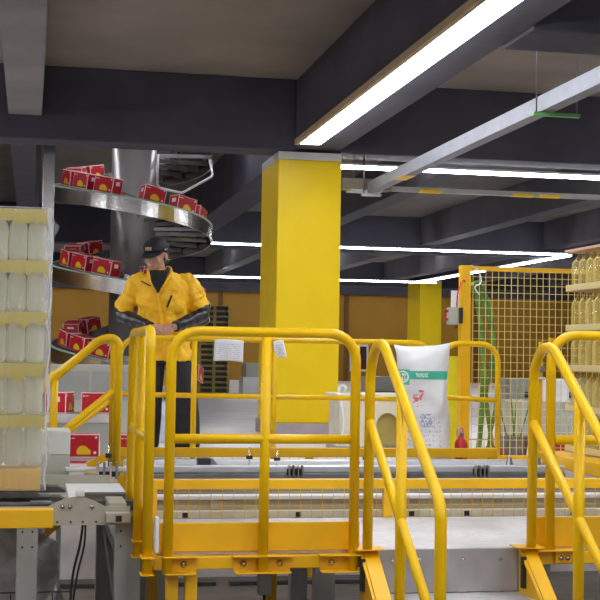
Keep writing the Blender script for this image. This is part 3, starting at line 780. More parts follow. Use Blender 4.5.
# frame posts
b = B(); b.box(.10, .222, 14.5, 14.62, DECK, 4.44, .004); tag(b.build('frame_post', STEEL), 'tall steel post in front of the spiral conveyor, behind the bottle stack', 'post')
b = B(); b.box(.02, .072, 14.56, 14.62, DECK, 4.44, .004); tag(b.build('frame_post', DARKG), 'slim dark post just left of the tall steel post', 'post')

# cartons
cart = B().box(-CW / 2, CW / 2, -CD / 2, CD / 2, 0, CH, .003).build('carton', CARTON, None, local=True)
first = [True]
def carton(loc, rz, label, tilt=0., grp='red cartons on the spiral conveyor', s=1.):
    if first[0]: o = cart; first[0] = False
    else: o = cart.copy(); COL.objects.link(o)
    o.location = loc; o.rotation_euler = (tilt, 0, rz); o.scale = (s, s, s)
    return tag(o, label, 'carton', grp)
def on_helix(th_deg, turn, off, label, spin=0., r=.76):
    th = math.radians(th_deg) + 2 * PI * turn
    p = hp(th, r, .0215)
    face = math.radians(th_deg) - PI / 2          # face outwards
    c = carton((p.x, p.y, p.z + off), face + spin, label, s=1.12)
    slope = math.atan(PITCH / (2 * PI * r))
    c.rotation_euler = (0, slope, 0)
    c.rotation_euler = (Matrix.Rotation(face + spin, 3, 'Z') @ Matrix.Rotation(slope * math.cos(spin), 3, 'Y')).to_euler()
    c.location.z += .0
    return c
for turn, nm in ((0, 'upper'), (1, 'middle'), (2, 'lower')):
    lst = [(16, .15, 'leftmost red carton at the front'), (39, -.1, 'second red carton from the left'), (62, -.35, 'third red carton from the left'),
           (101, .1, 'red carton just right of the drum'), (133, -.5, 'red carton by the right bend'), (163, -.3, 'last red carton at the far right bend'),
           (-28, .5, 'red carton on the left at the back'), (-52, .3, 'second red carton at the back'), ]
    if turn == 2: lst = [l for l in lst if l[0] < 170]
    for th, spn, lb in lst:
        if turn == 2 and th == 163: th = 168
        on_helix(th, turn, .012, '%s of the %s spiral turn' % (lb, nm), spn * .5)

# cartons near the conveyors on the left
t = thing('carton_bench', 'low steel rails on the floor carrying red cartons, behind the far steps', 'bench', (.6, 9.8, DECK))
for y in (9.75, 9.86):
    b = B(); b.box(.1, 1.1, y, y + .03, .821, .845, .003); b.build('rail', ALU, t)
b = B(); b.box(.12, .16, 9.75, 9.89, DECK, .8205); b.build('leg', STEELD, t)
b = B(); b.box(1.04, 1.08, 9.75, 9.89, DECK, .8205); b.build('leg', STEELD, t)
g2 = 'red cartons by the far steps'
carton((.39, 9.82, .846), .0, 'red carton with yellow sun print beside the pale grey cabinet', grp=g2)
carton((.76, 9.82, .846), .05, 'red carton just left of the near rail posts', grp=g2)
carton((.42, 10.3, DECK + .002), .0, 'red carton lying low under the steel rails', grp=g2)
carton((.25, 10.95, DECK + .35), 1.25, 'red carton seen between the sloping handrails, on the white bin', grp=g2)
carton((.54, 10.95, DECK + .35), -.1, 'red carton seen through the upright of the far handrail', grp=g2)
t = thing('metal_bin', 'pale metal bin behind the sloping handrails, cartons on it', 'bin', (.45, 11, DECK))
b = B(); b.box(-.05, .68, 10.78, 11.2, DECK + .02, DECK + .349, .008); b.build('bin_body', GREYM, t)
b = B(); b.box(-.06, .69, 10.76, 10.778, DECK + .28, DECK + .348, .003); b.build('bin_rim', ALU, t)
t = thing('machine_panel', 'grey metal panel box behind the far handrail upright', 'machine', (.5, 12.8, DECK))
b = B(); b.box(.2, .93, 12.5, 13.0, DECK, DECK + .72, .01); b.build('panel_body', PALEG2, t)
b = B(); b.box(.24, .54, 12.493, 12.4995, DECK + .40, DECK + .66, .002); b.box(.57, .9, 12.493, 12.4995, DECK + .40, DECK + .66, .002); b.build('panel_door', GREYM, t)

# ------------------------------------------------------------------ sack of granules
def sack_mat():
    m, nt, p = new_mat('woven_printed_sack'); p.inputs['Roughness'].default_value = .38
    g = NG(nt); front = g.m('LESS_THAN', g.y, 0.)
    c = g.mix(g.noise(5.), (.74, .75, .78), (.86, .86, .88))
    c = g.mix(g.m('MULTIPLY', g.rect(-.30, .18, .672, .735), front), c, (.06, .52, .36))
    c = g.mix(g.m('MULTIPLY', g.rect(-.30, -.105, .63, .745), front), c, (.10, .56, .40))
    ring = g.m('SUBTRACT', g.circ(-.155, .69, .045), g.circ(-.155, .69, .034))
    ring = g.m('MAXIMUM', ring, g.m('MULTIPLY', g.circ(-.155, .69, .028), g.m('GREATER_THAN', g.noise(70.), .5)))
    c = g.mix(g.m('MULTIPLY', ring, front), c, (.85, .9, .88))
    c = g.mix(g.m('MULTIPLY', g.m('MULTIPLY', g.rect(-.06, .03, .688, .72), g.m('GREATER_THAN', g.noise(120.), .47)), front), c, (.7, .88, .8))
    redm = g.m('MULTIPLY', g.m('MAXIMUM', g.rect(-.08, -.01, .47, .56), g.circ(-.02, .565, .03)), g.m('GREATER_THAN', g.noise(38.), .52))
    c = g.mix(g.m('MULTIPLY', redm, front), c, (.80, .16, .22))
    ln = g.m('GREATER_THAN', g.m('FRACT', g.m('MULTIPLY', g.z, 30.)), .45)
    tx = g.m('MULTIPLY', g.m('MULTIPLY', g.rect(-.12, .13, .10, .40), ln), g.m('GREATER_THAN', g.noise(75.), .55))
    c = g.mix(g.m('MULTIPLY', tx, front), c, (.42, .46, .72))
    qd = g.m('MULTIPLY', g.rect(-.02, .08, .32, .42), g.m('GREATER_THAN', g.noise(60.), .5))
    c = g.mix(g.m('MULTIPLY', qd, front), c, (.36, .42, .60))
    nt.links.new(c, p.inputs['Base Color'])
    return m
b = B(); rings = []; nn = 48; H = .925
for j in range(41):
    f = j / 40; z = f * H
    w = .192 + .010 * math.sin(f * 7) - .02 * math.exp(-((f - .30) / .12) ** 2); w *= 1 if f > .05 else .93
    d = .12 * (1 - f ** 3.2) ** .6 * (1 if f > .04 else .8) + .006
    w = w if f < .8 else w + .012 * (f - .8) / .2
    ring = []
    for k in range(nn):
        a = 2 * PI * k / nn; cx, sy = math.cos(a), math.sin(a)
        ex = .55
        x = w * math.copysign(abs(cx) ** ex, cx); y = d * math.copysign(abs(sy) ** .8, sy)
        q = noise.noise(Vector((x * 5, y * 5, z * 4))) * .034 + noise.noise(Vector((x * 14, y * 10, z * 9 + 4))) * .024
        zz = z + (.05 * x if f > .7 else 0) * (f - .7) / .3 + (.022 * (abs(x) / .2) ** 2 - .012 if f > .9 else 0)
        ring.append(b.bm.verts.new((x + q * cx * .6 + .03 * (1 - f) ** 2, y + q * (1 if f < .93 else .3), zz)))
    rings.append(ring)
for A, C_ in zip(rings, rings[1:]):
    for k in range(nn): f = b.bm.faces.new((A[k], A[(k + 1) % nn], C_[(k + 1) % nn], C_[k])); f.smooth = True
b.bm.faces.new(rings[0]); b.bm.faces.new(rings[-1])
solo(b, 'woven_sack', sack_mat(), 'tall white woven sack with green band and small red print, standing behind the stair handrail', 'sack', (2.885, 9.72, DECK), -.19)
solo(B().box(-.07, .07, -.02, .02, 0, .85, .006), 'yellow_board', mat('lemon_board', (.86, .78, .02), .5), 'lemon yellow upright board showing right behind the white sack', 'board', (3.42, 10.75, DECK))

# cream hopper machine with arched opening
t = thing('hopper_machine', 'cream plastic machine cover with an arched opening, left of the white sack', 'machine', (2.9, 11.6, DECK))
X0, X1, Y0, Y1, ZT = 2.66, 3.35, 11.5, 12.0, 1.235
ac, aw, az = 3.10, .105, .17
poly = [(X0, DECK + .05), (ac - aw, DECK + .05), (ac - aw, 1.235 - az - .08)] + [(ac - aw * math.cos(k / 10 * PI), 1.155 - az + .10 * math.sin(k / 10 * PI) * 1.2) for k in range(11)] + [(ac + aw, DECK + .05), (X1, DECK + .05), (X1, ZT), (X0, ZT)]
b = B(); b.prism(poly, 'y', Y0, Y0 + .03); b.build('front_cover', CREAM, t)
b = B(); b.box(X0 - .02, X1 + .02, Y0 - .02, Y1, ZT + .001, ZT + .035, .008); b.build('top_cover', CREAM, t)
b = B(); b.box(X0 + .031, X1 - .031, Y0 + .10, Y0 + .13, DECK + .05, ZT, .004); b.build('back_cover', mat('straw_inner_panel', (.66, .52, .16), .6), t)
b = B(); b.box(X0, X0 + .03, Y0 + .031, Y1 - .101, DECK + .05, ZT, .004); b.build('side_cover', CREAM, t)
b = B(); b.box(X1 - .03, X1, Y0 + .031, Y1 - .101, DECK + .05, ZT, .004); b.build('side_cover', CREAM, t)
b = B(); b.box(X0, X1, Y0, Y1, DECK, DECK + .049); b.build('base_frame', GREYM, t)
b = B(); b.tube(smooth([(2.72, 11.62, 1.271), (2.74, 11.6, 1.32), (2.70, 11.58, 1.34), (2.67, 11.56, 1.30), (2.66, 11.45, 1.20), (2.68, 11.44, 1.05), (2.67, 11.44, .9)]), .014, 8); b.build('hose', WHITE, t)

# red canister
t = thing('red_canister', 'red bottle shaped canister with clear pump top, right of the white sack', 'canister', (3.20, 9.75, DECK))
b = B(); b.lathe([(.0001, 0), (.045, 0), (.048, .01), (.048, .19), (.040, .215), (.022, .232), (.020, .245), (.0001, .245)], (3.20, 9.75, DECK), 24); b.build('canister_body', RED, t)
b = B(); b.tube(smooth([(3.175, 9.75, 1.0), (3.17, 9.75, 1.05), (3.19, 9.75, 1.075), (3.215, 9.75, 1.06), (3.22, 9.75, 1.0)]), .008, 8); b.build('handle', mat('pink_plastic', (.72, .35, .33), .3), t)
b = B(); b.cyl((3.20, 9.75, 1.005), (3.20, 9.75, 1.05), .012, 10); b.build('nozzle', STEELD, t)

# ------------------------------------------------------------------ wire mesh cage
cg = thing('mesh_cage', 'tall yellow wire mesh fence panel framed in square tube, right of the sack', 'fence', (3.9, 10.3, DECK))
b = B(); b.box(3.365, 3.445, 10.28, 10.36, DECK, 2.335, .005); b.build('post', YT, cg)
b = B(); b.box(4.75, 4.83, 10.28, 10.36, DECK, 2.335, .005); b.build('post', YT, cg)
b = B(); b.box(3.446, 4.749, 10.29, 10.33, 2.295, 2.332, .003); b.build('top_bar', YT, cg)
b = B(); b.box(3.446, 4.749, 10.29, 10.33, DECK + .02, DECK + .06, .003); b.build('bottom_bar', YT, cg)
b = B(); wire_grid(b, 3.47, 4.74, 10.31, DECK + .061, 2.294, .054, .062, .0022); b.build('wire_mesh', WIRE, cg)
# second, thin frame further right
for i, (x, y, zt) in enumerate(((3.82, 9.75, 1.73), (3.90, 9.75, 1.76))):
    t = thing('fence_post', ('thin yellow post with grey clamp behind the right stair handrail', 'thicker yellow post just right of the thin clamped post')[i], 'post', (x, y, DECK))
    b = B(); b.box(x, x + (.025 if i == 0 else .05), y, y + .03, DECK, zt, .002); b.build('post_tube', YT, t)
    if i == 0:
        b = B(); b.box(x - .05, x + .035, y - .03, y - .001, 1.50, 1.545, .003); b.build('clamp', STEELD, t)
        b = B(); b.box(x - .06, x + .035, y - .03, y - .001, 1.44, 1.46, .003); b.build('clamp', ALU, t)
# control box on the cage post
t = thing('switch_box', 'grey emergency stop box with red buttons fixed to the mesh fence post', 'switch box', (3.30, 10.25, 1.9))
b = B(); b.box(3.255, 3.335, 10.25, 10.32, 1.86, 1.995, .006); b.build('box_body', PALEG2, t)
b = B(); b.box(3.3355, 3.37, 10.245, 10.279, 1.87, 1.995, .006); b.build('box_side', BLACK, t)
for z in (1.965, 1.90):
    b = B(); b.lathe([(.0001, -.03), (.017, -.03), (.018, -.018), (.010, -.016), (.010, 0)], (3.254, 10.275, z), 14, 'x'); b.build('button', RED, t)
b = B(); b.cyl((3.32, 10.27, 1.859), (3.32, 10.27, 1.83), .012, 10); b.build('cable_gland', BLACK, t)
b = B(); b.box(3.275, 3.342, 10.27, 10.274, 1.998, 2.13, .001); b.build('label_card', PAPER, t)
b = B(); b.tube(smooth([(3.32, 10.26, 2.0), (3.325, 10.255, 2.10), (3.34, 10.25, 2.17), (3.375, 10.262, 2.215), (3.39, 10.27, 2.20)]), .006, 8); b.build('red_wire', RED, t)
b = B(); b.tube(smooth([(3.44, 10.27, 2.335), (3.50, 10.26, 2.29), (3.52, 10.262, 2.20), (3.47, 10.262, 2.16), (3.51, 10.262, 2.10)]), .005, 8); tag(b.build('loose_wire', PAPER), 'thin pale wire tied at the top corner of the mesh fence', 'wire')
# hanging green hose
for k, (dx, r, bend) in enumerate(((0, .022, .0), (.06, .018, .03), (.105, .016, -.02))):
    b = B(); b.tube(smooth([(3.60 + dx * .4, 10.62, 2.18), (3.62 + dx, 10.6, 2.0), (3.66 + dx + bend, 10.6, 1.7), (3.66 + dx - bend, 10.6, 1.3), (3.64 + dx + bend, 10.6, .95), (3.62 + dx, 10.6, DECK + .03)]), r, 10)
    tag(b.build('green_hose', GREEN), ('leftmost green hose hanging behind the yellow mesh fence', 'middle green hose hanging behind the yellow mesh fence', 'rightmost green hose hanging behind the yellow mesh fence')[k], 'hose')
b = B(); b.tube(smooth([(3.58, 10.62, 2.17), (3.50, 10.6, 2.12), (3.56, 10.58, 2.2), (3.64, 10.6, 2.22), (3.66, 10.6, 2.12)]), .02, 8); tag(b.build('green_hose', GREEN), 'green hose end looped at the top behind the mesh fence', 'hose')
# brooms and garden canes leaning
for k, (x, tx, h, m_, lb) in enumerate(((3.80, -.05, .62, WOOD, 'wooden broom handle leaning behind the mesh fence, left one'), (3.86, .02, .58, WOOD, 'wooden broom handle leaning behind the mesh fence, right one'))):
    t = thing('broom', lb, 'broom', (x, 10.75, DECK))
    b = B(); b.tube([(x, 10.72, DECK + .08), (x + tx, 10.80, DECK + h)], .012, 10); b.build('handle', m_, t)
    b = B(); b.prism([(x - .05, DECK), (x + .05, DECK), (x + .03, DECK + .09), (x - .03, DECK + .09)], 'y', 10.70, 10.74); b.build('bristle_head', mat('bristle_brown%d' % k, (.42, .13, .07), .8), t)
for k, (x, tx, h) in enumerate(((3.96, -.10, .60), (4.0, .06, .62), (4.05, .14, .56), (4.02, -.02, .5))):
    b = B(); b.tube([(x, 10.8, DECK + .12), (x + tx, 10.85, DECK + h)], .006, 8)
    tag(b.build('green_cane', GREEN), ('green cane leaning to the left from the grey pot', 'upright green cane in the grey pot', 'green cane leaning right in the grey pot', 'shortest green cane in the grey pot')[k], 'cane')
solo(B().lathe([(.0001, 0), (.10, 0), (.12, .18), (.125, .19), (.11, .19), (.10, .1), (.0001, .1)], n=24), 'grey_pot', STEELD, 'grey round pot holding green canes behind the mesh fence', 'pot', (4.02, 10.82, DECK))
carton((4.30, 10.75, DECK + .001), .0, 'red carton with yellow sun print behind the mesh fence', grp='red cartons by the mesh fence', s=1.0)
solo(B().box(-.16, .16, -.1, .1, 0, .22, .01), 'white_sack_pile', WHITE, 'white box behind the thin yellow posts at right', 'box', (5.05, 12.6, DECK + .42))
t = thing('machine_panel', 'low grey machine standing on the pale floor behind the mesh fence', 'machine', (5.6, 13, DECK))
b = B(); b.box(4.7, 7.0, 12.5, 13.2, DECK, DECK + .42, .01); b.build('panel_body', PALEG2, t)

# ------------------------------------------------------------------ far things: pallets, boxes, picture
pp = None
def pallet():
    t = thing('plastic_pallet', 'x', 'pallet', (0, 0, 0))
    b = B()
    for y in (-.35, -.02, .31): b.box(-.345, .345, y, y + .05, .098, .1165)
    b.box(-.345, .345, -.35, .36, .106, .117)
    b.build('top_deck', YW2, t, local=True)
    for x in (-.345, -.03, .285):
        b = B(); b.box(x, x + .06, -.35, .35, .012, .096); b.build('runner', BLACK if False else YW2, t, local=True)
    b = B(); b.box(-.345, .345, -.35, .36, 0, .012); b.build('bottom_deck', YW2, t, local=True)
    b = B(); b.box(-.24, .24, -.30, .30, .02, .09); b.build('opening_shade', BLACK, t, local=True)  # black block painting the shade inside the fork openings
    return t
YW2 = mat('dusty_yellow_plastic', (.36, .27, .06), .6)
for k in range(16):
    o = pallet() if pp is None else copy_tree(pp)
    pp = pp or o
    o.location = (3.93, 29.4, DECK + .119 * k)
    o['group'] = 'stacked pallets by the far wall'
    o['label'] = ('bottom pallet of the far stack behind the man' if k == 0 else 'top pallet of the far stack behind the man' if k == 15 else 'dusty yellow pallet inside the far stack behind the man')
solo(B().box(-.45, .45, -.3, .3, 0, .36, .02), 'white_crate', WHITE, 'white crate on the floor right of the far pallet stack', 'crate', (5.0, 29.2, DECK))
solo(B().box(-.45, .45, -.3, .3, 0, .30, .02), 'white_crate', PALEG2, 'grey crate on top of the white crate by the pallets', 'crate', (5.05, 29.2, DECK + .361))
t = thing('wall_picture', 'dark maroon picture in a white frame on the far ochre wall', 'picture', (10.9, 44.9, 1.8))
b = B(); b.box(10.75, 11.40, 44.93, 44.97, 1.10, 2.02, .01); b.build('picture_frame', WHITE, t)
b = B(); b.box(10.82, 11.33, 44.92, 44.929, 1.17, 1.95); b.build('picture_panel', mat('maroon_panel', (.06, .012, .02), .4), t)
t = thing('floor_cabinet', 'long low grey cabinet behind the cream machine in the distance', 'cabinet', (7.0, 24.0, DECK))
b = B(); b.box(6.1, 7.8, 24., 24.6, DECK, DECK + .48, .01); b.build('cabinet_body', PALEG2, t)
b = B(); b.box(6.1, 7.8, 23.985, 23.999, DECK + .18, DECK + .21); b.build('dark_strip', DARKG, t)  # dark grey strip across the cabinet front
t = thing('floor_cabinet', 'long low grey cabinet seen through the mesh fence', 'cabinet', (9, 22.0, DECK))
b = B(); b.box(8.1, 11.5, 22., 22.6, DECK, DECK + .50, .01); b.build('cabinet_body', PALEG, t)
for x in (8.35, 9.0, 9.6):
    b = B(); b.box(x, x + .28, 21.985, 21.999, DECK + .18, DECK + .28); b.build('vent', DARKG, t)
# dark trolley seat behind the man's leg, white bag between legs
t = thing('step_stool', 'black round topped stool behind the man', 'stool', (1.62, 14.0, DECK))
b = B(); b.lathe([(.0001, 0), (.17, 0), (.19, .02), (.17, .05), (.0001, .055)], (1.62, 14.6, 1.10), 28); b.build('seat', BLACK, t)
b = B(); b.cyl((1.62, 14.6, DECK + .03), (1.62, 14.6, 1.10), .025, 12); b.build('column', STEELD, t)
b = B(); b.lathe([(.0001, 0), (.16, 0), (.15, .02), (.03, .035), (.0001, .035)], (1.62, 14.6, DECK), 24); b.build('base', BLACK, t)
crumple('plastic_bag', FILMB, 'white knotted plastic bag on the floor behind the man between his legs', 'bag', (1.27, 12.6, DECK), .12, .11, .22, 5.2, 28)

# ------------------------------------------------------------------ the man
MAN = thing('person', 'man in a yellow jacket with black sleeves and dark cap, looking down at his hands', 'person', (1.105, 11.2, DECK), -.16)
def V(*a): return Vector(a)
def finish(b, name, m, parent, vox=None, sm=0, disp=0., dscale=9., sub=0):
    if disp:
        for v in b.bm.verts:
            v.co += Vector((noise.noise(v.co * dscale), noise.noise(v.co * dscale + V(7, 3, 1)), noise.noise(v.co * dscale + V(1, 9, 4)) * .4)) * disp
    for f in b.bm.faces: f.smooth = True
    o = b.build(name, m, parent, local=True)
    if vox:
        md = o.modifiers.new('r', 'REMESH'); md.mode = 'VOXEL'; md.voxel_size = vox; md.use_smooth_shade = True
    if sm:
        md = o.modifiers.new('sm', 'SMOOTH'); md.iterations = sm; md.factor = .5
    if sub:
        md = o.modifiers.new('ss', 'SUBSURF'); md.levels = md.render_levels = sub
    return o
def loft(b, rings, n=32, e=.85, cap=True):
    """rings: (x, y, z, half width, half depth)"""
    R_ = []
    for (x, y, z, w, d) in rings:
        ring = []
        for k in range(n):
            a = 2 * PI * k / n; c, s = math.cos(a), math.sin(a)
            ring.append(b.bm.verts.new((x + w * math.copysign(abs(c) ** e, c), y + d * math.copysign(abs(s) ** e, s), z)))
        R_.append(ring)
    for A, C_ in zip(R_, R_[1:]):
        for k in range(n): b.bm.faces.new((A[k], A[(k + 1) % n], C_[(k + 1) % n], C_[k]))
    if cap: b.bm.faces.new(R_[0]); b.bm.faces.new(R_[-1])
    return R_
sc_ = .97
# joints
shL, elL, wrL = V(-.235, 0, 1.425), V(-.375, .02, 1.15), V(-.105, -.215, 1.045)
shR, elR, wrR = V(.185, 0, 1.43), V(.310, .01, 1.16), V(.085, -.225, 1.050)
head_c = V(-.088, -.040, 1.640)
HM = Matrix.Rotation(math.radians(-26), 3, 'Z') @ Matrix.Rotation(math.radians(13), 3, 'X') @ Matrix.Diagonal((1.13, 1.13, 1.13))   # turned to his right and down; face = -Y
def hl(x, y, z): return head_c + HM @ V(x, y, z)
b = B()
# torso, neck
loft(b, [(0, 0, .84, .15, .10), (0, 0, .95, .165, .115), (-.01, 0, 1.1, .145, .10), (-.02, 0, 1.3, .17, .11), (-.03, .0, 1.42, .17, .09), (-.045, 0, 1.47, .09, .07)], 28)
b.tube([V(-.05, .01, 1.42), V(-.065, 0, 1.50), V(-.08, -.01, 1.60)], [.062, .056, .056], 18)
# head: skull + jaw
b.ball(hl(0, .015, .035), .076, .092, .09, HM)
b.ball(hl(0, -.020, -.035), .061, .066, .080, HM)
b.ball(hl(0, -.048, -.082), .032, .030, .026, HM)
b.tube([hl(0, -.082, .012), hl(0, -.100, -.018), hl(0, -.104, -.030)], [.008, .012, .013], 10)
for s in (-1, 1):
    b.ball(hl(.013 * s, -.090, -.034), .009, .009, .008, HM, 10)
    b.ball(hl(.042 * s, -.058, -.030), .022, .020, .022, HM, 12)
    b.ball(hl(.034 * s, -.072, .018), .022, .012, .008, HM, 12)
    b.ball(hl(.078 * s, .012, -.008), .008, .018, .030, HM, 12)
b.ball(hl(0, -.080, -.060), .022, .010, .006, HM, 12); b.ball(hl(0, -.078, -.070), .019, .010, .006, HM, 12)
# legs under trousers, arms, hands
hipL, knL, anL = V(-.085, .0, .90), V(-.125, -.02, .50), V(-.145, .02, .10)
hipR, knR, anR = V(.100, .0, .90), V(.165, -.02, .50), V(.195, .02, .10)
for h_, k_, a_ in ((hipL, knL, anL), (hipR, knR, anR)):
    b.tube([h_, h_.lerp(k_, .5), k_, k_.lerp(a_, .35), a_], [.085, .075, .055, .056, .038], 16)
    b.tube([a_ + V(0, .03, -.04), a_ + V(0, -.06, -.06), a_ + V(0, -.15, -.07)], [.036, .036, .026], 12)
for s_, e_, w_ in ((shL, elL, wrL), (shR, elR, wrR)):
    b.tube([s_, s_.lerp(e_, .5), e_, e_.lerp(w_, .35), w_], [.058, .048, .040, .040, .026], 16)
    b.ball(s_ - V(s_.x * .15, 0, .0), .07, .06, .07)
def hand(b, w, d, up, thumb_up):
    """palm along d from wrist w; up = back-of-hand normal; fingers curl away from up"""
    d = d.normalized(); up = (up - d * up.dot(d)).normalized(); side = d.cross(up).normalized() * thumb_up
    M_ = Matrix((side, d, up)).transposed()
    b.ball(w + d * .048, .040, .052, .017, M_, 16)
    b.tube([w - d * .02, w + d * .02], [.025, .028], 14, flat=None)
    for i, (o_, L_) in enumerate(((.029, .070), (.010, .080), (-.010, .075), (-.028, .058))):
        p = w + d * .085 + side * o_; q = [w + d * .05 + side * o_ * .85, p]
        ang = 0
        for f_, seg in ((.45, 35), (.3, 40), (.25, 25)):
            ang += math.radians(seg); dirn = d * math.cos(ang) - up * math.sin(ang)
            p = p + dirn * L_ * f_; q.append(p)
        b.tube(q, [.011, .0105, .0095, .009, .0075], 10)
        b.ball(q[-1], .0078, .0078, .0078, None, 8)
    p = w + d * .022 + side * .028
    q = [w + d * .012 + side * .012, p + side * .012 + d * .012, p + side * .020 + d * .042 - up * .012, p + side * .010 + d * .068 - up * .026]
    b.tube(q, [.015, .0135, .0115, .0085], 10); b.ball(q[-1], .009, .009, .009, None, 8)
hand(b, wrL, V(.95, -.25, -.12), V(-.1, -.75, .55), 1)
hand(b, wrR, V(-.95, -.20, -.10), V(.1, -.75, .55), -1)
body = finish(b, 'body', SKIN, MAN, vox=.005, sm=2)
# eyes, brows, lips
b = B()
for s in (-1, 1): b.tube([hl(.018 * s, -.088, .006), hl(.032 * s, -.0855, .009), hl(.046 * s, -.077, .006)], [.0025, .004, .0025], 8)
finish(b, 'eyes', HAIR, MAN)
b = B()
for s in (-1, 1): b.tube([hl(.015 * s, -.090, .024), hl(.032 * s, -.086, .029), hl(.050 * s, -.074, .024)], [.003, .004, .002], 8)
finish(b, 'eyebrows', HAIR, MAN)
b = B(); b.tube([hl(-.020, -.083, -.066), hl(0, -.0895, -.064), hl(.020, -.083, -.066)], [.002, .004, .002], 8); finish(b, 'lips', mat('lips', (.42, .16, .13), .5), MAN)
b = B(); b.ball(hl(0, .030, .020), .0805, .086, .076, HM, 24)
for v in list(b.bm.verts):
    q = HM.inverted() @ (v.co - head_c)
    if q.y < .0 and q.z < .05: v.co = head_c + HM @ V(q.x * .9, max(q.y, .004), q.z)
finish(b, 'hair', HAIR, MAN)
# cap
b = B(); R_ = []
for (z, rx, ry, oy) in ((.028, .088, .108, .010), (.055, .089, .109, .010), (.085, .084, .102, .012), (.110, .070, .085, .014), (.127, .046, .056, .016), (.134, .015, .02, .016)):
    ring = [b.bm.verts.new(hl(rx * math.cos(2 * PI * k / 28), oy + ry * math.sin(2 * PI * k / 28), z + .008 * (-math.sin(2 * PI * k / 28) if z < .1 else 0))) for k in range(28)]
    R_.append(ring)
for A, C_ in zip(R_, R_[1:]):
    for k in range(28): b.bm.faces.new((A[k], A[(k + 1) % 28], C_[(k + 1) % 28], C_[k]))
b.bm.faces.new(R_[-1]); b.bm.faces.new(R_[0])
cap = finish(b, 'cap', CAPM, MAN)
b = B(); top = []; n = 14
inner = [hl(.084 * math.cos(a), .008 - .104 * math.sin(a), .034 + .004 * math.sin(a)) for a in [PI * (.10 + .80 * k / n) for k in range(n + 1)]]
outer = [hl(.078 * math.cos(a) * 1.02, -.02 - .155 * math.sin(a) , .020 - .010 * math.sin(a)) for a in [PI * (.10 + .80 * k / n) for k in range(n + 1)]]
A = [b.bm.verts.new(p) for p in inner]; C_ = [b.bm.verts.new(p) for p in outer]
for k in range(n): b.bm.faces.new((A[k], A[k + 1], C_[k + 1], C_[k]))
o = finish(b, 'visor', CAPM, cap); o.modifiers.new('s', 'SOLIDIFY').thickness = .006
b = B()
for k in range(5):
    a = -.22 + k * .11; x = math.sin(a) * .091; y = .010 - math.cos(a) * .111
    b.bar(hl(x - .006, y, .055), hl(x - .006, y + .001, .078), .003, .004); b.bar(hl(x + .003, y, .055), hl(x + .003, y, .078), .003, .004)
    b.bar(hl(x - .006, y, .066 if k % 2 else .077), hl(x + .003, y, .066 if k % 2 else .077), .003, .004)
    b.bar(hl(x - .006, y, .056), hl(x + .003, y, .056), .003, .003)
for k in range(3): 
    b.bar(hl(.088, -.01 + k * .012, .042), hl(.088, -.01 + k * .012, .054), .003, .007)
finish(b, 'cap_lettering', LETTER, cap)
# shirt
b = B(); loft(b, [(-.02, 0, 1.25, .19, .118), (-.03, 0, 1.38, .19, .118), (-.04, 0, 1.44, .15, .10), (-.05, 0, 1.475, .085, .080), (-.06, 0, 1.515, .066, .064)], 28); finish(b, 'shirt', CLOTHB, MAN)
# trousers
b = B()
loft(b, [(0, 0, .74, .18, .125), (.0, 0, .85, .185, .13), (-.0, 0, .98, .18, .125), (-.01, 0, 1.02, .17, .12)], 28)
for h_, k_, a_ in ((hipL, knL, anL), (hipR, knR, anR)):
    b.tube([h_ + V(0, 0, -.02), h_.lerp(k_, .5), k_, k_.lerp(a_, .5), a_ + V(0, 0, -.015), a_ + V(0, -.01, -.055)], [.088, .108, .112, .112, .108, .098], 20)
finish(b, 'trousers', CLOTHB, MAN, vox=.009, sm=4, disp=.014, dscale=8)
# shoes
for a_ in (anL, anR):
    b = B()
    c = V(a_.x, a_.y - .05, 0); s = -1 if a_.x < 0 else 1
    R_ = []
    prof = [(.085, .030, .050), (.075, .038, .075), (.03, .040, .085), (-.03, .043, .075), (-.09, .048, .055), (-.14, .044, .045), (-.165, .030, .035), (-.175, .010, .022)]
    for (y, w, h) in prof:
        ring = [b.bm.verts.new((c.x + w * math.copysign(abs(math.cos(t_)) ** .7, math.cos(t_)) + s * .12 * (-y) * .5, c.y + y, .004 + h / 2 + h / 2 * math.sin(t_))) for t_ in [2 * PI * k / 16 for k in range(16)]]
        R_.append(ring)
    for A, C_ in zip(R_, R_[1:]):
        for k in range(16): b.bm.faces.new((A[k], A[(k + 1) % 16], C_[(k + 1) % 16], C_[k]))
    b.bm.faces.new(R_[0]); b.bm.faces.new(R_[-1])
    finish(b, 'shoe', BLACK, MAN, sub=1)
# jacket body with open V neck
b = B(); nA, rows = 64, 34
prof = [(.775, 0, .215, .150), (.80, 0, .222, .152), (.95, -.005, .212, .148), (1.10, -.01, .208, .150), (1.25, -.02, .218, .155), (1.36, -.025, .228, .150), (1.43, -.028, .215, .132), (1.475, -.035, .155, .108), (1.50, -.045, .105, .090), (1.53, -.052, .080, .076)]
def pr_(z):
    for (a, c_) in zip(prof, prof[1:]):
        if z <= c_[0]:
            f = (z - a[0]) / (c_[0] - a[0]); return [a[i] + (c_[i] - a[i]) * f for i in range(1, 4)]
    return list(prof[-1][1:])
G = []
for j in range(rows + 1):
    z = .775 + (1.53 - .775) * j / rows; cx, w, d = pr_(z); row = []
    for k in range(nA):
        a = 2 * PI * k / nA; c, s = math.cos(a), math.sin(a)
        x = cx + w * math.copysign(abs(c) ** .85, c); y = d * math.copysign(abs(s) ** .85, s)
        fold = .014 * noise.noise(Vector((x * 7, y * 7, z * 11))) + .008 * noise.noise(Vector((x * 20, y * 20, z * 22)))
        fold += .006 * math.sin(x * 30 + z * 20) * max(0, 1.15 - z)
        row.append(b.bm.verts.new((x + c * fold, y + s * fold, z)))
    G.append(row)
VF = []
b.bm.faces.new(G[0]); b.bm.faces.new(G[-1])
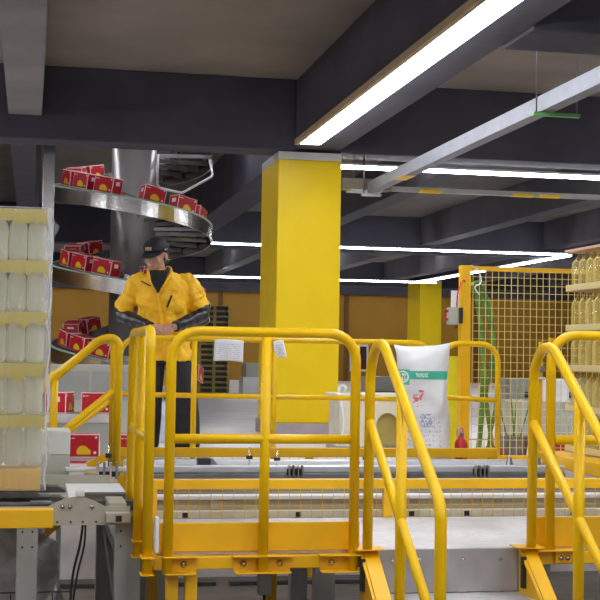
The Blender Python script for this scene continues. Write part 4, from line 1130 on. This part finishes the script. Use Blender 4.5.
for j in range(rows):
    z = .775 + (1.53 - .775) * (j + .5) / rows
    for k in range(nA):
        x = sum(v.co.x for v in (G[j][k], G[j][(k + 1) % nA])) / 2; y = G[j][k].co.y
        vw = max(0, (z - 1.335)) * .42
        if y < 0 and z > 1.335 and abs(x + .058) < vw: VF.append([G[j][k].co.copy(), G[j][(k + 1) % nA].co.copy(), G[j + 1][(k + 1) % nA].co.copy(), G[j + 1][k].co.copy()])
        b.bm.faces.new((G[j][k], G[j][(k + 1) % nA], G[j + 1][(k + 1) % nA], G[j + 1][k]))
hemL = shL.lerp(elL, .90); hemR = shR.lerp(elR, .80)
for s_, h_, e_ in ((shL, hemL, elL), (shR, hemR, elR)):
    s0 = s_ + V(-s_.x * .42, 0, .0)
    pts = [s0, s_, s_.lerp(h_, .35), s_.lerp(h_, .7), h_]
    P2 = []
    for i in range(len(pts) - 1):
        for q in range(5): P2.append(pts[i].lerp(pts[i + 1], q / 5))
    P2.append(pts[-1])
    rr = [.060 + .020 * min(1, i / 9) + .004 * math.sin(i * 1.9) for i in range(len(P2))]
    b.tube(P2, rr, 24)
jk = finish(b, 'jacket', JACKET, MAN, vox=.008, sm=5)
tx = bpy.data.textures.new('cloth_folds', 'CLOUDS'); tx.noise_scale = .085; tx.noise_depth = 2
dm = jk.modifiers.new('folds', 'DISPLACE'); dm.texture = tx; dm.strength = .045; dm.mid_level = .5; dm.texture_coords = 'LOCAL'
b = B()
GV = []
for j in range(13):
    z = 1.325 + .19 * j / 12; cx, w, d = pr_(z); vw = .004 + (z - 1.325) * .46; row = []
    for k in range(11):
        x = -.058 + vw * (k / 5 - 1); c_ = min(.999, (abs(x - cx) / w) ** (1 / .85)); y = -d * (1 - c_ * c_) ** .425
        row.append(b.bm.verts.new((x, y - .013, z)))
    GV.append(row)
for j in range(12):
    for k in range(10): b.bm.faces.new((GV[j][k], GV[j][k + 1], GV[j + 1][k + 1], GV[j + 1][k]))
sv = finish(b, 'shirt_front', CLOTHB, MAN); sv.modifiers.new('s', 'SOLIDIFY').thickness = -.010
# lapels / collar
for s in (-1, 1):
    b = B(); b.tube([V(-.058, -.150, 1.335), V(-.058 + s * .040, -.150, 1.40), V(-.055 + s * .075, -.125, 1.455), V(-.055 + s * .092, -.075, 1.50), V(-.055 + s * .088, .0, 1.535), V(-.055 + s * .04, .06, 1.55)], [.006, .016, .024, .026, .026, .024], 12, flat=.6)
    finish(b, 'collar', JACKET, MAN, sub=1)
    b = B(); b.tube([V(-.058 + s * .012, -.172, 1.35), V(-.056 + s * .040, -.166, 1.41), V(-.055 + s * .062, -.132, 1.470), V(-.055 + s * .072, -.045, 1.525), V(-.055 + s * .06, .02, 1.55)], [.004, .015, .021, .024, .020], 12, flat=.6)
    finish(b, 'collar_lining', CLOTHB, MAN, sub=1)
b = B(); b.tube([V(-.058, -.160, 1.335), V(-.048, -.166, 1.25), V(-.02, -.164, 1.10), V(-.005, -.160, .95), V(-.0, -.160, .79)], .013, 10); finish(b, 'front_placket', JACKET, MAN)
b = B(); b.bar((.055, -.166, 1.31), (.02, -.176, 1.21), .016, .008, up=(0, 1, 0)); b.bar((-.20, -.118, 1.425), (-.12, -.150, 1.385), .008, .010, up=(0, 0, 1)); finish(b, 'pocket_zip', CLOTHB, MAN)
b = B(); b.box(-.17, -.09, -.162, -.150, 1.255, 1.262); b.box(.06, .15, -.162, -.150, 1.35, 1.356); finish(b, 'pocket_seam', JACKET, MAN)
# black shiny sleeves
for s_, h_, e_, w_ in ((shL, hemL, elL, wrL), (shR, hemR, elR, wrR)):
    b = B(); pts = [s_.lerp(e_, .7), h_, e_, e_.lerp(w_, .25), e_.lerp(w_, .5), e_.lerp(w_, .75), w_.lerp(e_, .04)]
    P2 = []
    for i in range(len(pts) - 1):
        for q in range(4): P2.append(pts[i].lerp(pts[i + 1], q / 4))
    P2.append(pts[-1]); P2 = smooth(P2[::3] + [P2[-1]], 3)
    N = len(P2)
    b.tube(P2, [.066 - .026 * (i / (N - 1)) ** 1.5 + .004 * math.sin(i * 1.6) for i in range(N)], 20)
    finish(b, 'sleeve', SHINYB, MAN, disp=.010, dscale=22, sub=1)

# ------------------------------------------------------------------ world, camera, render look
w = bpy.data.worlds.new('World'); sc.world = w; w.use_nodes = True
w.node_tree.nodes['Background'].inputs[0].default_value = (.75, .80, 1., 1); w.node_tree.nodes['Background'].inputs[1].default_value = .35
cam = bpy.data.cameras.new('Camera'); co = bpy.data.objects.new('Camera', cam); COL.objects.link(co)
cam.sensor_width = 36; cam.sensor_fit = 'HORIZONTAL'; cam.lens = 36 * 1350 / 600; cam.clip_end = 200
co.matrix_world = Matrix.Translation((0, 0, 1.59)) @ Matrix.Rotation(math.radians(-11.3), 4, 'Z') @ Matrix.Rotation(PI / 2 + math.radians(2.38), 4, 'X') @ Matrix.Rotation(.016, 4, 'Z')
sc.camera = co
sc.view_settings.view_transform = 'Standard'; sc.view_settings.look = 'None'; sc.view_settings.gamma = 1; sc.view_settings.use_curve_mapping = False
sc.view_settings.exposure = 0.08
sc.cycles.use_denoising = True
sc.cycles.max_bounces = 10; sc.cycles.transparent_max_bounces = 24
